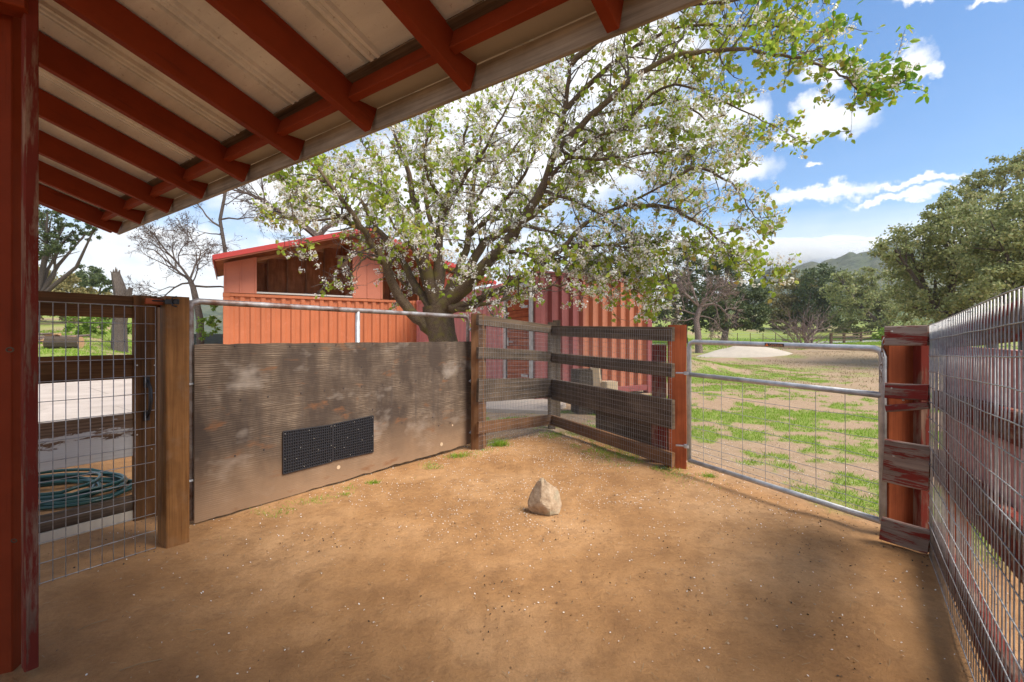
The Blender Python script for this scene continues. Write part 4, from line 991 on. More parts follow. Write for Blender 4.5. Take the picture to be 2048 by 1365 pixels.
def loft():
    t = thing('wooden_loft', 'open timber loft with red metal gable roof above the orange container', 'shed', tuple(FA))
    def at(s, d, z): q = FA+fu*s-fn*d; return Vector((q.x, q.y, z))    # d = depth behind facade
    rs, rh, k = 3.9, 4.76, .305
    rz = lambda s: rh-k*abs(s-rs)
    for (s0, s1, nm) in ((-.25, rs, 0), (rs, 8.6, 1)):
        # roof slab: red metal on top, timber deck below
        a, b = at(s0, -.85, rz(s0)), at(s1, -.85, rz(s1)); c, d = at(s1, 4.2, rz(s1)), at(s0, 4.2, rz(s0)); up = Vector((0, 0, .05))
        mb = MB(); mb.add([a+up, b+up, c+up, d+up, a+up*.5, b+up*.5, c+up*.5, d+up*.5], [[0, 1, 2, 3], [4, 7, 6, 5], [0, 4, 5, 1], [1, 5, 6, 2], [2, 6, 7, 3], [3, 7, 4, 0]]); rf = obj('roof', mb, M_roofred, t)
        n = 11
        for i in range(n):     # soffit planks run along the slope
            d0 = -.84+i*4.9/n; p, q = at(s0+.02, d0+.2, rz(s0)-.0), at(s1, d0+.2, rz(s1)-.0)
            mb = MB(); mb.bar(p, q, 4.9/n-.012, .022, (0, 0, 1), .002); obj('deck_board', mb, M_inner, rf)
        mb = MB(); mb.bar(at(s0, -.86, rz(s0)-.035), at(s1, -.86, rz(s1)-.035), .03, .12, (0, 0, 1), .004); obj('fascia', mb, M_roofred, rf)
        mb = MB(); mb.bar(at(s0+.05, -.82, rz(s0+.05)-.12), at(s1, -.82, rz(s1)-.12), .03, .03, (0, 0, 1), .004); obj('trim', mb, M_siding, rf)
    mb = MB(); mb.bar(at(-.25, -.84, rz(-.25)-.03), at(-.25, 4.2, rz(-.25)-.03), .03, .13, (0, 0, 1)); obj('eave_fascia', mb, M_roofred, t)
    # siding panels with battens
    zb = 2.60
    def panel(s0, s1):
        mb = MB(); z0, z1 = rz(s0)-.12, rz(s1)-.12; a, b, c, d = at(s0, 0, zb), at(s1, 0, zb), at(s1, 0, z1), at(s0, 0, z0); o = fn*-.03
        mb.add([a, b, c, d, a+o, b+o, c+o, d+o], [[0, 1, 2, 3], [7, 6, 5, 4], [0, 3, 7, 4], [1, 5, 6, 2], [3, 2, 6, 7], [0, 4, 5, 1]]); p = obj('siding_panel', mb, M_siding, t)
        s = s0+.02
        while s < s1+.01:
            mb = MB(); mb.bar(at(s, -.012, zb), at(s, -.012, rz(s)-.13), .045, .02, fn, .003); obj('batten', mb, M_siding, p); s += (s1-s0-.04)/2
    panel(0, .84); panel(3.64, 4.62); panel(6.1, 7.7)
    # left end wall
    mb = MB(); a, b, c, d = at(0.02, 0.05, zb), at(.02, 3.0, zb), at(.02, 3., rz(0)-.1), at(.02, .05, rz(0)-.1); mb.quad(b, a, d, c); o = fu*.03; mb.quad(*[q+o for q in (a, b, c, d)]); obj('end_wall', mb, M_siding, t)
    # back wall boards and studs
    s = .05
    while s < 7.8:
        z1 = rz(min(max(s+.3, .2), 7.8))-.06; mb = MB(); mb.bar(at(s+.3, 1.9, zb-.0), at(s+.3, 1.9, z1), .59, .02, fn, .002); obj('back_panel', mb, M_inner, t)
        mb = MB(); mb.bar(at(s, 1.83, zb), at(s, 1.83, rz(s)-.06), .05, .09, fn, .003); obj('stud', mb, M_stud, t); s += .6
    # front frame: sill, header, gable studs
    mb = MB(); mb.bar(at(.84, .04, zb+.035), at(3.64, .04, zb+.035), .09, .05, (0, 0, 1)); obj('sill', mb, M_palesill, t)
    for s in (4.62, 5.25, 5.9): mb = MB(); mb.bar(at(s, .04, zb), at(s, .04, rz(s)-.1), .05, .09, fn); obj('stud', mb, M_stud, t)
    mb = MB(); mb.bar(at(.84, .05, rz(.84)-.20), at(3.64, .05, rz(3.64)-.20), .05, .1, (0, 0, 1)); obj('header', mb, M_stud, t)
    # pale shelf boards inside
    for (s0, s1, d, z) in ((1.2, 3.4, .7, 2.68), (2.3, 3.0, 1.2, 2.74)):
        mb = MB(); mb.bar(at(s0, d, z), at(s1, d, z), .4, .03, (0, 0, 1)); obj('shelf_board', mb, M_palesill, t)
    # nest box hanging inside the gable
    c = at(3.33, 1.4, 0); b = P(685, 525, c.y); c = Vector((b.x, b.y, b.z)); tb = thing('nest_box', 'small white wooden nest box hanging inside the loft opening', 'nest box', tuple(c))
    w_ = fu
    mb = MB(); mb.bar(c+Vector((0, 0, -.17)), c+Vector((0, 0, .16)), .32, .2, fn, .01); obj('body', mb, M_whiteb, tb)
    mb = MB(); mb.bar(c+Vector((0, 0, .16)), c+Vector((0, 0, .21)), .42, .3, fn, .01); obj('lid', mb, M_whiteb, tb)
    mb = MB(); mb.bar(c+Vector((0, 0, -.21)), c+Vector((0, 0, -.17)), .40, .3, fn, .01); obj('base_board', mb, M_whiteb, tb)
    q = c+fn*.102+Vector((0, 0, .07)); mb = MB(); mb.add([q-w_*.09+Vector((0, 0, .03)), q+w_*.09+Vector((0, 0, .03)), q+Vector((0, 0, -.07))], [[0, 2, 1]]); obj('entrance', mb, M_black, tb)
M_stud = wood('light_stud_timber', (.22, .09, .04), (.42, .20, .10), .6, .8, .3)
M_palesill = plain('pale_grey_board', (.5, .47, .42), .8, .1, 4)
loft()

# ---------------------------------------------------------------- rock, hose, wood blocks, logs
def blob_mesh(rx, ry, rz, seed, rough=.18, n=14, m=9, flat=.25):
    mb = MB(); rr = random.Random(seed); V = []
    for j in range(m+1):
        ph = math.pi*j/m
        for i in range(n):
            th = 2*math.pi*i/n; k = 1+rough*(float(fbm(np.array([math.cos(th)*1.6+seed]), np.array([math.sin(th)*1.6+ph*1.3]), seed, 3)[0])-.5)*2
            V.append((rx*k*math.sin(ph)*math.cos(th), ry*k*math.sin(ph)*math.sin(th), rz*k*math.cos(ph)))
    fs = [[j*n+i, j*n+(i+1) % n, (j+1)*n+(i+1) % n, (j+1)*n+i][::-1] for j in range(m) for i in range(n)]
    return V, fs
def rock():
    c = P(1091, 1030, 3.40); g = gz(c.x, c.y)
    V, fs = blob_mesh(1, 1, 1, 5, .22, 28, 18); mb = MB(); out = []
    for (x, y, z) in V:
        h = (z+1)/2; w = .122*(1-.62*max(0, h-.12)**1.1); 
        # facet planes
        for (nx_, ny_, nz_, dd) in ((-.8, -.5, .25, .70), (.75, -.55, .1, .74), (.05, -.9, .35, .80), (0, .9, .3, .8), (.45, .1, .9, .86), (-.5, -.7, -.5, .78)):
            l = math.sqrt(nx_**2+ny_**2+nz_**2); e = (x*nx_+y*ny_+z*nz_)/l-dd
            if e > 0: x -= nx_/l*e*.9; y -= ny_/l*e*.9; z -= nz_/l*e*.9
        out.append((c.x+x*w*1.15+(-.012)*h, c.y+y*w*.95, g+(z+1)*.138-.026))
    mb.add(out, fs); 
    m, nt, b = newmat('tan_rock_with_dark_stain'); t = N(nt, 'ShaderNodeTexCoord').outputs['Object']; n = noise(nt, t, 16, 6, .7); n2 = noise(nt, t, 7, 4, .6)
    cc = ramp(nt, n, [(.3, (.22, .14, .08)), (.5, (.42, .30, .19)), (.7, (.58, .45, .31))]); cc = mix(nt, ramp(nt, n2, [(.5, (0, 0, 0)), (.62, (.65, .65, .65))]), cc, (.30, .28, .19))
    nt.links.new(cc, b.inputs['Base Color']); b.inputs['Roughness'].default_value = .9; bump(nt, b, n, .8, .012)
    obj('rock', mb, m, label='upright tan stone standing alone on the pen floor', cat='rock', smooth=False)
rock()
def hose():
    c = P(108, 985, 3.75); g = gz(c.x, c.y); t = thing('garden_hose', 'dark green garden hose coiled on the dirt behind the wooden gate', 'hose', (c.x, c.y, g))
    for q in range(2):
        mb = MB(); pts = []; n = 90 if q else 150
        for i in range(n):
            a = i*.22+q*2; k = i/n; r = .36+.06*math.sin(a*.37+q)+.04*math.sin(a*1.3)+.025*math.sin(a*2.7+1)
            x = c.x+math.cos(a)*r*1.22+.07*math.sin(k*5+q); y = c.y+math.sin(a)*r*.85+.05*math.cos(k*7)
            z = g+.022+.016*(i//28)+.03*q*abs(math.sin(a*.5))+(.09*max(0, math.sin(a*.5+.6)) if (q and i > 60) else 0)
            pts.append((x, y, z))
        mb.tube(pts, .0135, 8); obj('hose_loop', mb, M_hose, t, smooth=True)
    e = Vector((c.x+.12, c.y-.33, g+.05)); mb = MB(); mb.tube([e, e+Vector((.10, -.02, .02))], .022, 10); obj('coupling', mb, M_cut, t)
hose()
def block(name, px, py, d, w, h, th, rot, mat, label, cat='wood block', tilt=0):
    c = P(px, py, d); g = gz(c.x, c.y); v = Vector((math.sin(rot), -math.cos(rot), 0)); mb = MB(); mb.bar((c.x, c.y, g), (c.x+tilt, c.y, g+h), w, th, v, .02, 2, .004)
    obj(name, mb, mat, label=label, cat=cat)
block('stump_block', 1172, 760, 8.0, .42, .74, .4, .2, M_log, 'dark upright wood block against the container, leftmost of three')
block('split_log', 1200, 760, 7.9, .16, .78, .2, -.2, M_palecut, 'pale split log leaning between the dark block and the low piece', tilt=-.08)
block('split_log', 1217, 770, 7.8, .22, .55, .25, .3, M_palecut, 'low pale cut log at the right end of the block row')
# sand heap
def sand():
    c = P(1517, 724, 25.5); mb = MB(); n, m = 40, 12; V = [(c.x, c.y+1.6, gz(c.x, c.y+1.6)+.58)]
    for j in range(1, m+1):
        r = j/m
        for i in range(n):
            a = 2*math.pi*i/n; x = c.x+math.cos(a)*2.5*r*(1+.15*math.sin(2*a+1)); y = c.y+1.6+math.sin(a)*1.9*r
            q = float(fbm(np.array([x*1.5]), np.array([y*1.5]), 31, 3)[0])-.5
            V.append((x, y, gz(x, y)+.60*(1-r**1.35)+.34*q*(1-r)-.03*(r > .95)))
    fs = [[0, 1+i, 1+(i+1) % n] for i in range(n)]+[[1+(j-1)*n+i, 1+j*n+i, 1+j*n+(i+1) % n, 1+(j-1)*n+(i+1) % n] for j in range(1, m) for i in range(n)]
    mb.add(V, fs); obj('sand_heap', mb, M_sand, label='low pale heap of sand in the field beyond the pipe gate', cat='sand heap', smooth=True)
sand()

# ---------------------------------------------------------------- foliage clouds
def rand_dirs(n):
    v = NR.normal(size=(n, 3)); return v/np.linalg.norm(v, axis=1, keepdims=True)
def leaf_cloud(pts, size, aspect=1.6, droop=.0, kind='quad', updir=None, jit=.35, flat=0.):
    """diamond/leaf shaped faces at pts -> (V,F)"""
    n = len(pts); d = rand_dirs(n); d[:, 2] -= droop; d /= np.linalg.norm(d, axis=1, keepdims=True)
    r = rand_dirs(n); s = np.cross(d, r); s /= np.linalg.norm(s, axis=1, keepdims=True)+1e-9
    if flat: s[:, 2] *= (1-flat); s /= np.linalg.norm(s, axis=1, keepdims=True)+1e-9
    nn = np.cross(d, s)
    sz = size*(1+NR.uniform(-jit, jit, n))[:, None]; L = d*sz; Wd = s*sz/aspect*.5*2*.5
    a = pts; 
    if kind == 'quad':
        V = np.stack([a, a+L*.45+Wd+nn*sz*.06, a+L, a+L*.5-Wd+nn*sz*.06], 1)
        Fc = np.arange(n*4).reshape(n, 4)
    else:  # folded leaf, two quads
        mid = -nn*sz*.10
        V = np.stack([a, a+L*.30+Wd, a+L*.72+Wd*.75, a+L, a+L*.72-Wd*.75, a+L*.30-Wd, a+L*.35+mid, a+L*.70+mid], 1)
        b = (np.arange(n)*8)[:, None]
        Fc = np.concatenate([b+np.array([[0, 1, 6, 0]])], 0) if False else None
        f = np.concatenate([b+np.array([[0, 6, 2, 1]]), b+np.array([[6, 7, 3, 2]]), b+np.array([[0, 5, 4, 6]]), b+np.array([[6, 4, 3, 7]])], 0); Fc = f
    return V.reshape(-1, 3), Fc
def blobs_points(blobs, n, shell=.55, lump=.28, seed=0):
    """points clustered in clumps on ellipsoid blobs. blobs: (centre, rx, ry, rz)"""
    vol = np.array([b[1]*b[3] for b in blobs]); vol = vol/vol.sum(); out = []
    for b, w in zip(blobs, vol):
        k = int(n*w); nc = max(6, k//80)
        cd = rand_dirs(nc); rad = (shell+(1-shell)*NR.uniform(0, 1, nc)**.7)
        rad = rad*(1+lump*(NR.uniform(0, 1, nc)-.5))
        cc = cd*rad[:, None]*np.array([b[1], b[2], b[3]])+np.array(b[0])
        w_ = np.repeat(cc, k//nc+1, 0)[:k]; cs = .15*min(b[1], b[3])
        out.append(w_+NR.normal(size=w_.shape)*cs*np.array([1, 1, .62])*NR.uniform(.5, 1.2, (len(w_), 1)))
    return np.concatenate(out)
def grow(mb, p, d, L, r, lev, tips, spread=.6, n=(3, 5), grav=.0, segs=4, wig=.18, minr=.006, up=.25, taper=.45, side=5, shrink=.62):
    pts = [p]; rad = [r]; q = p.copy(); dd = d.normalized()
    for i in range(segs):
        dd = (dd+Vector((R.gauss(0, wig), R.gauss(0, wig), R.gauss(0, wig)-grav))).normalized(); q = q+dd*L/segs; pts.append(q.copy()); rad.append(r*(1-(1-taper)*(i+1)/segs))
    mb.tube(pts, rad, side if r > .03 else (4 if r > .012 else 3), False)
    tips.append((pts[-1].copy(), dd.copy(), lev)); 
    if lev <= 0: return
    k = R.randint(*n)
    for i in range(k):
        f = R.uniform(.35, 1.) if i else 1.; j = f*segs; a = int(min(j, segs-1)); c = pts[a].lerp(pts[a+1], j-a)
        v = Vector((R.gauss(0, 1), R.gauss(0, 1), R.gauss(0, 1))); v = (v-dd*v.dot(dd)).normalized()
        nd = (dd+v*spread*R.uniform(.6, 1.3)+Vector((0, 0, up))).normalized()
        grow(mb, c, nd, L*shrink*R.uniform(.7, 1.15), max(minr, rad[a]*.62), lev-1, tips, spread, n, grav, max(2, segs-1), wig, minr, up*.8, taper, side, shrink)
def leafy_tree(name, label, d, base_px, blobs_px, n, size, mat, group=None, trunk=True, tr=.22, dy=.8, shell=.5, cat='tree', aspect=1.5):
    bx = (base_px-CX)/F*d; g = gz(bx, d)
    t = thing(name, label, cat, (bx, d, g), group); bl = []
    for (x, y, rx, ry) in blobs_px:
        c = P(x, y, d+R.uniform(-1, 1)*.04*d); bl.append((tuple(c), rx/F*d, rx/F*d*dy, ry/F*d))
    pts = blobs_points(bl, n, shell); V, Fc = leaf_cloud(pts, size, aspect)
    obj('crown', (V, Fc), mat, t, kind='stuff')
    if trunk:
        mb = MB(); base = Vector((bx, d, g-.1)); cz = sum(b[0][2] for b in bl)/len(bl); cxm = sum(b[0][0] for b in bl)/len(bl)
        fork = base+Vector(((cxm-bx)*.25, 0, (cz-g)*.38)); mb.tube([base, base.lerp(fork, .5)+Vector((R.gauss(0, .08), 0, 0)), fork], [tr*1.2, tr, tr*.9], 9, True, .06); obj('trunk', mb, M_barkg, t, smooth=True)
        mb = MB()
        for b in bl:
            e = Vector(b[0]); m1 = fork.lerp(e, .5)+Vector((R.gauss(0, .15), R.gauss(0, .15), R.gauss(0, .1)))*(d/25)
            mb.tube([fork, m1, e], [tr*.55, tr*.35, tr*.15], 6, False)
            for _ in range(4):
                f = e+Vector((R.uniform(-1, 1)*b[1], R.uniform(-1, 1)*b[2], R.uniform(-.6, 1)*b[3]))*.75; mb.tube([m1.lerp(e, R.uniform(.2, 1)), f], [tr*.16, tr*.05], 4, False)
        obj('limb', mb, M_barkg, t, smooth=True)
    return t
TG = 'oak trees at the edge of the field'
leafy_tree('oak_tree', 'large olive green oak closest behind the right mesh fence', 21, 1900, [(1820, 500, 58, 62), (1870, 560, 92, 74), (1925, 470, 70, 62), (1880, 430, 40, 34), (1960, 590, 96, 70), (1850, 620, 60, 36), (1990, 520, 50, 50), (1790, 500, 28, 24)], 30000, .125, M_oak, TG, tr=.3)
leafy_tree('oak_tree', 'pale green oak cut off by the right edge of the picture', 18, 2060, [(2045, 440, 85, 70), (2010, 500, 80, 70), (2090, 540, 90, 90), (2000, 590, 90, 50), (2080, 400, 60, 50)], 22000, .12, M_oak, TG, tr=.3)
leafy_tree('oak_tree', 'tall thin-crowned oak rising behind the big right-hand oaks', 29, 1985, [(1960, 375, 42, 38), (1920, 400, 34, 30), (2010, 350, 45, 34), (2050, 330, 40, 36), (1985, 430, 60, 30), (1900, 430, 26, 20), (1935, 440, 30, 25)], 11000, .15, M_oak, TG, tr=.25, shell=.2)
leafy_tree('oak_tree', 'rounded dark green oak left of the right-hand big oak', 60, 1770, [(1700, 590, 48, 44), (1750, 600, 46, 50), (1720, 640, 60, 32), (1790, 640, 50, 40), (1740, 560, 34, 24), (1680, 560, 20, 26)], 16000, .30, M_oak, TG, tr=.4)
leafy_tree('oak_tree', 'tallest round oak in the middle of the far tree row', 72, 1640, [(1640, 575, 40, 38), (1620, 610, 48, 46), (1660, 620, 46, 44), (1640, 545, 28, 20)], 13000, .34, M_oakd, TG, tr=.4)
leafy_tree('oak_tree', 'brownish-topped oak at the left end of the far tree row', 78, 1590, [(1590, 590, 38, 38), (1565, 620, 32, 38), (1600, 565, 30, 24), (1580, 640, 50, 22)], 12000, .34, M_oaky, TG, tr=.35)
leafy_tree('oak_tree', 'dark spreading oak whose trunk stands left of the sand heap', 47, 1445, [(1445, 560, 42, 46), (1490, 590, 44, 46), (1475, 630, 62, 34), (1425, 610, 42, 46), (1450, 520, 26, 26), (1510, 640, 26, 24), (1520, 600, 26, 24)], 17000, .24, M_oakd, TG, tr=.30)
leafy_tree('oak_tree', 'dark conical oak directly behind the dry pinkish tree', 52, 1370, [(1370, 540, 40, 46), (1345, 590, 42, 48), (1385, 600, 46, 48), (1375, 500, 24, 22), (1340, 640, 50, 30), (1400, 640, 40, 30)], 15000, .26, M_oakd, TG, tr=.30)
leafy_tree('oak_tree', 'dim oak seen over the maroon container roof', 38, 1230, [(1180, 540, 46, 42), (1240, 530, 50, 44), (1290, 550, 44, 40), (1120, 550, 40, 30), (1260, 590, 50, 40)], 11000, .22, M_oakd, TG, tr=.28)
leafy_tree('bush', 'small round grey-green bush in the far green field', 52, 1578, [(1578, 664, 9, 8)], 900, .12, M_oak, None, False, cat='bush')
leafy_tree('bush', 'pale yellow-green bush beside the far split rail fence', 50, 1765, [(1765, 668, 16, 14), (1752, 676, 10, 8)], 1500, .13, M_bright, None, False, cat='bush')
leafy_tree('oak_tree', 'wispy oak with long limbs at the far left under the eave', 26, 60, [(95, 470, 40, 30), (130, 450, 42, 16), (170, 470, 36, 14), (60, 430, 40, 30), (110, 500, 40, 20), (190, 455, 26, 8), (60, 500, 40, 40), (95, 425, 30, 14), (130, 480, 30, 10)], 13000, .10, M_oakd, 'trees on the left hillside', tr=.24, shell=.1)
leafy_tree('oak_tree', 'small dense round oak above the olive brush at left', 48, 180, [(180, 552, 26, 22), (205, 568, 22, 16), (160, 570, 24, 18), (215, 590, 16, 12)], 7000, .2, M_oakd, 'trees on the left hillside', tr=.3)
leafy_tree('brush_thicket', 'olive yellow brush covering the slope seen above the wooden gate', 36, 130, [(110, 590, 60, 40), (170, 600, 50, 26), (60, 570, 50, 50), (210, 612, 40, 24), (120, 560, 36, 22), (90, 640, 60, 22), (180, 640, 50, 18)], 15000, .17, M_oaky, None, False, cat='brush')
leafy_tree('bush', 'bright green bush around the foot of the broken trunk', 27, 215, [(165, 648, 26, 18), (205, 650, 24, 20), (250, 655, 26, 20), (150, 660, 20, 12)], 5000, .12, M_bright, None, False, cat='bush')
leafy_tree('bush', 'sparse green shrub left of the orange container', 15, 420, [(414, 640, 16, 20), (430, 655, 14, 16), (405, 665, 14, 14), (420, 612, 14, 10)], 900, .07, M_bright, None, False, cat='bush', shell=.1)
leafy_tree('bush', 'dark low shrubs beyond the pen below the small gate opening', 19, 300, [(300, 690, 26, 10)], 500, .07, M_oakd, None, False, cat='bush')

# bare trees
def bare_tree(name, label, base, dirs, L, r, lev, mat, leaves=0, lsize=.05, cat='bare tree', group=None, leafm=None, seed=1, **k):
    R.seed(seed)
    g = gz(base[0], base[1]); t = thing(name, label, cat, (base[0], base[1], g), group); mb = MB(); tips = []
    b0 = Vector((base[0], base[1], g-.1))
    if name == 'dry_shrub':
        for d in dirs: grow(mb, b0+Vector((R.gauss(0, .25), R.gauss(0, .2), 0)), Vector(d), L*R.uniform(.8, 1.15), r*R.uniform(.7, 1.1), lev, tips, **k)
    else:
        pts = [b0]+[Vector(q) for q in base[2]]; mt = MB(); n = len(pts); mt.tube(pts, [r*(1.25-.5*i/(n-1)) for i in range(n)], 9, False, .05); obj('trunk', mt, mat, t, smooth=True)
        for (fr, d, LL, rr) in dirs:
            j = fr*(n-1); a = int(min(j, n-2)); c = pts[a].lerp(pts[a+1], j-a); grow(mb, c, Vector(d), LL, rr, lev, tips, **k)
    obj('branches', mb, mat, t, kind='stuff')
    if leaves:
        tp = np.array([tuple(q[0]) for q in tips if q[2] <= 1]); idx_ = NR.integers(0, len(tp), leaves); V, Fc = leaf_cloud(tp[idx_]+NR.normal(size=(leaves, 3))*lsize*1.3, lsize, 2.0, .6); obj('dry_leaves', (V, Fc), leafm or M_dryleaf, t, kind='stuff')
    return t
def W3(x, y, d): return tuple(P(x, y, d))
bare_tree('bare_tree', 'bare spreading tree with clinging dry leaves left of the orange container', (P(402, 690, 16).x, 16, [W3(400, 640, 16), W3(392, 600, 16), W3(386, 575, 16), W3(380, 560, 16)]),
          [(1, (-.9, .1, .35), 1.6, .045), (1, (-.5, -.2, .8), 1.5, .045), (.8, (.8, .1, .15), 1.7, .04), (1, (.15, .1, 1), 1.3, .04), (.9, (-.9, -.1, .1), 1.3, .035), (.85, (.5, .2, .7), 1.2, .03), (.9, (-.8, .3, .7), 1.7, .03)], 1, .10, 4, M_barkg, 900, .06, seed=4, spread=.75, grav=.03, up=.1, minr=.006)
bare_tree('bare_tree', 'tall thin bare tree rising behind the left roof edge', (P(450, 600, 21).x, 21, [W3(452, 540, 21), W3(450, 500, 21), W3(440, 440, 21), W3(452, 380, 21), W3(450, 345, 21)]),
          [(.55, (-.8, 0, .6), 1.7, .05), (.6, (.8, .1, .35), 1.6, .045), (.75, (-.5, .2, .9), 1.4, .04), (.85, (.7, 0, .8), 1.3, .035), (.95, (-.3, 0, 1), 1.2, .03), (1, (.3, 0, 1), 1., .03), (.7, (.9, -.2, .1), 1.2, .03), (.5, (-.9, -.1, .1), 1.3, .03)], 1, .075, 4, M_barkg, 450, .07, seed=9, spread=.75, up=.15, minr=.007)
bare_tree('bare_tree', 'thick forked bare tree standing behind the loft roof', (P(636, 560, 19.5).x, 19.5, [W3(636, 500, 19.5), W3(636, 474, 19.5)]),
          [(1, (-.75, 0, .8), 2.2, .15), (1, (.5, .1, .85), 2.0, .13), (1, (-.4, .3, 1), 1.6, .06)], 1, .2, 3, M_barkg, 200, .07, seed=3, spread=.55, up=.1, minr=.008)
bare_tree('dry_tree', 'dry pinkish leafless tree in front of the dark oaks', (P(1398, 705, 34).x, 34, [W3(1396, 670, 34), W3(1392, 640, 34), W3(1400, 615, 34)]),
          [(1, (-.8, -.2, .5), 2.0, .10), (1, (.7, -.3, .5), 2.0, .10), (.9, (.1, -.3, 1), 2., .10), (.8, (-.9, .1, .1), 1.9, .08), (.85, (.9, -.1, .2), 1.8, .08), (1, (-.4, 0, .9), 2.0, .08), (1, (.4, 0, .9), 1.9, .08), (.7, (-.7, -.3, -.1), 1.5, .06), (.75, (.8, -.3, 0), 1.6, .06)], 1, .22, 3, M_drytwig, 900, .09, leafm=M_straw, seed=12, spread=.8, grav=.03, n=(4, 6), up=.05, minr=.014, shrink=.66)
bare_tree('dry_shrub', 'many-stemmed leafless shrub in the field right of the sand heap', (P(1612, 690, 40).x, 40), [(R.uniform(-.9, .9), R.uniform(-.4, .2), R.uniform(.6, 1.1)) for _ in range(17)], 2.0, .075, 2, M_drytwig, 0, cat='dry shrub', seed=6, spread=.5, n=(3, 5), up=.15, minr=.013, shrink=.7)

def broken_trunk():
    d = 24; pts = [P(240, 692, d), P(238, 650, d), P(245, 610, d), P(240, 580, d), P(232, 548, d)]; g = gz(pts[0].x, d); pts[0].z = g-.1
    t = thing('broken_trunk', 'tall jagged dead trunk with a snapped top behind the wooden gate', 'dead tree', (pts[0].x, d, g))
    mb = MB(); mb.tube(pts, [.36, .30, .30, .27, .20], 12, True, .14); obj('trunk', mb, M_barkg, t)
    mb = MB(); mb.tube([P(246, 608, d), P(256, 592, d), P(262, 576, d)], [.2, .14, .09], 8, True, .15); obj('stub', mb, M_barkg, t)
    mb = MB()
    for i in range(6):
        a = i*1.05; c = pts[-1]+Vector((math.cos(a)*.12, math.sin(a)*.12, -.05)); mb.tube([c, c+Vector((R.gauss(0, .06), 0, .12+R.random()*.28))], [.07, .01], 5, False)
    obj('splinters', mb, M_barkg, t)
broken_trunk()
def log(name, x, y, d, L, r, ang, label, grp=None):
    c = P(x, y, d); g = gz(c.x, c.y)+r*.8; v = Vector((math.cos(ang), math.sin(ang), 0))*L/2; t = thing(name, label, 'log', (c.x, c.y, g-r), grp)
    q = Vector((c.x, c.y, g)); mb = MB(); mb.tube([q-v, q, q+v], r, 10, False, .05); obj('bark', mb, M_log, t)
    for s in (-1, 1):
        e = q+v*s*1.0; mb = MB(); mb.tube([e-v.normalized()*.01*s, e+v.normalized()*s*.003], r*.97, 10, True); obj('cut_end', mb, M_cut, t)
log('log', 128, 682, 22, 1.3, .30, .3, 'large grey log beside the brush pile on the green slope')
log('log', 214, 694, 17.5, .8, .20, -.7, 'orange-ended cut log lying on the grass in front of the trunk')
log('log', 240, 699, 18, 1.6, .10, .1, 'thin fallen log right of the orange-ended log')
def pile():
    c = P(95, 672, 24); t = thing('brush_pile', 'heap of cut branches and firewood on the left slope', 'wood pile', (c.x, c.y, gz(c.x, c.y)))
    for i in range(26):
        x = c.x+R.gauss(0, .8); y = c.y+R.gauss(0, .4); z = gz(x, y)+.05+R.random()*.5*max(0, 1-abs(x-c.x)/1.6); a = R.uniform(-.5, .5); L = R.uniform(.5, 1.2); v = Vector((math.cos(a), math.sin(a), R.gauss(0, .12)))*L/2; q = Vector((x, y, z))
        mb = MB(); r = R.uniform(.04, .10); mb.tube([q-v, q+v], [r, r*.8], 6, True); obj('branch', mb, M_drytwig if i % 3 else M_cut, t)
pile()
# far split-rail fence and wire fence
def far_fences():
    pts = [(1662, 47), (1688, 52), (1722, 57), (1760, 61), (1800, 64)]
    ps = [Vector(((x-CX)/F*d, d, 0)) for x, d in pts]; t = thing('split_rail_fence', 'dark split rail fence beside the road behind the dry shrub', 'fence', tuple(ps[0]))
    for p in ps: g = gz(p.x, p.y); mb = MB(); mb.bar((p.x, p.y, g-.1), (p.x, p.y, g+1.25), .2, .2, (0, -1, 0)); obj('post', mb, M_grey, t)
    for a, b in zip(ps[:-1], ps[1:]):
        for h in (.45, .8, 1.12): mb = MB(); mb.bar((a.x, a.y, gz(a.x, a.y)+h), (b.x, b.y, gz(b.x, b.y)+h), .06, .12, (0, 0, 1)); obj('rail', mb, M_grey, t)
    ps = [Vector(((x-CX)/F*53, 53+i*.4, 0)) for i, x in enumerate(range(1395, 1665, 30))]; t = thing('wire_fence', 'thin wire fence crossing the far green field', 'fence', tuple(ps[0]))
    for p in ps: g = gz(p.x, p.y); mb = MB(); mb.tube([(p.x, p.y, g-.1), (p.x, p.y, g+1.2)], .035, 6); obj('stake', mb, M_grey, t)
    for h in (.5, .85, 1.15):
        mb = MB(); mb.tube([(p.x, p.y, gz(p.x, p.y)+h) for p in ps], .012, 3, False); obj('wire', mb, M_wire, t)
far_fences()

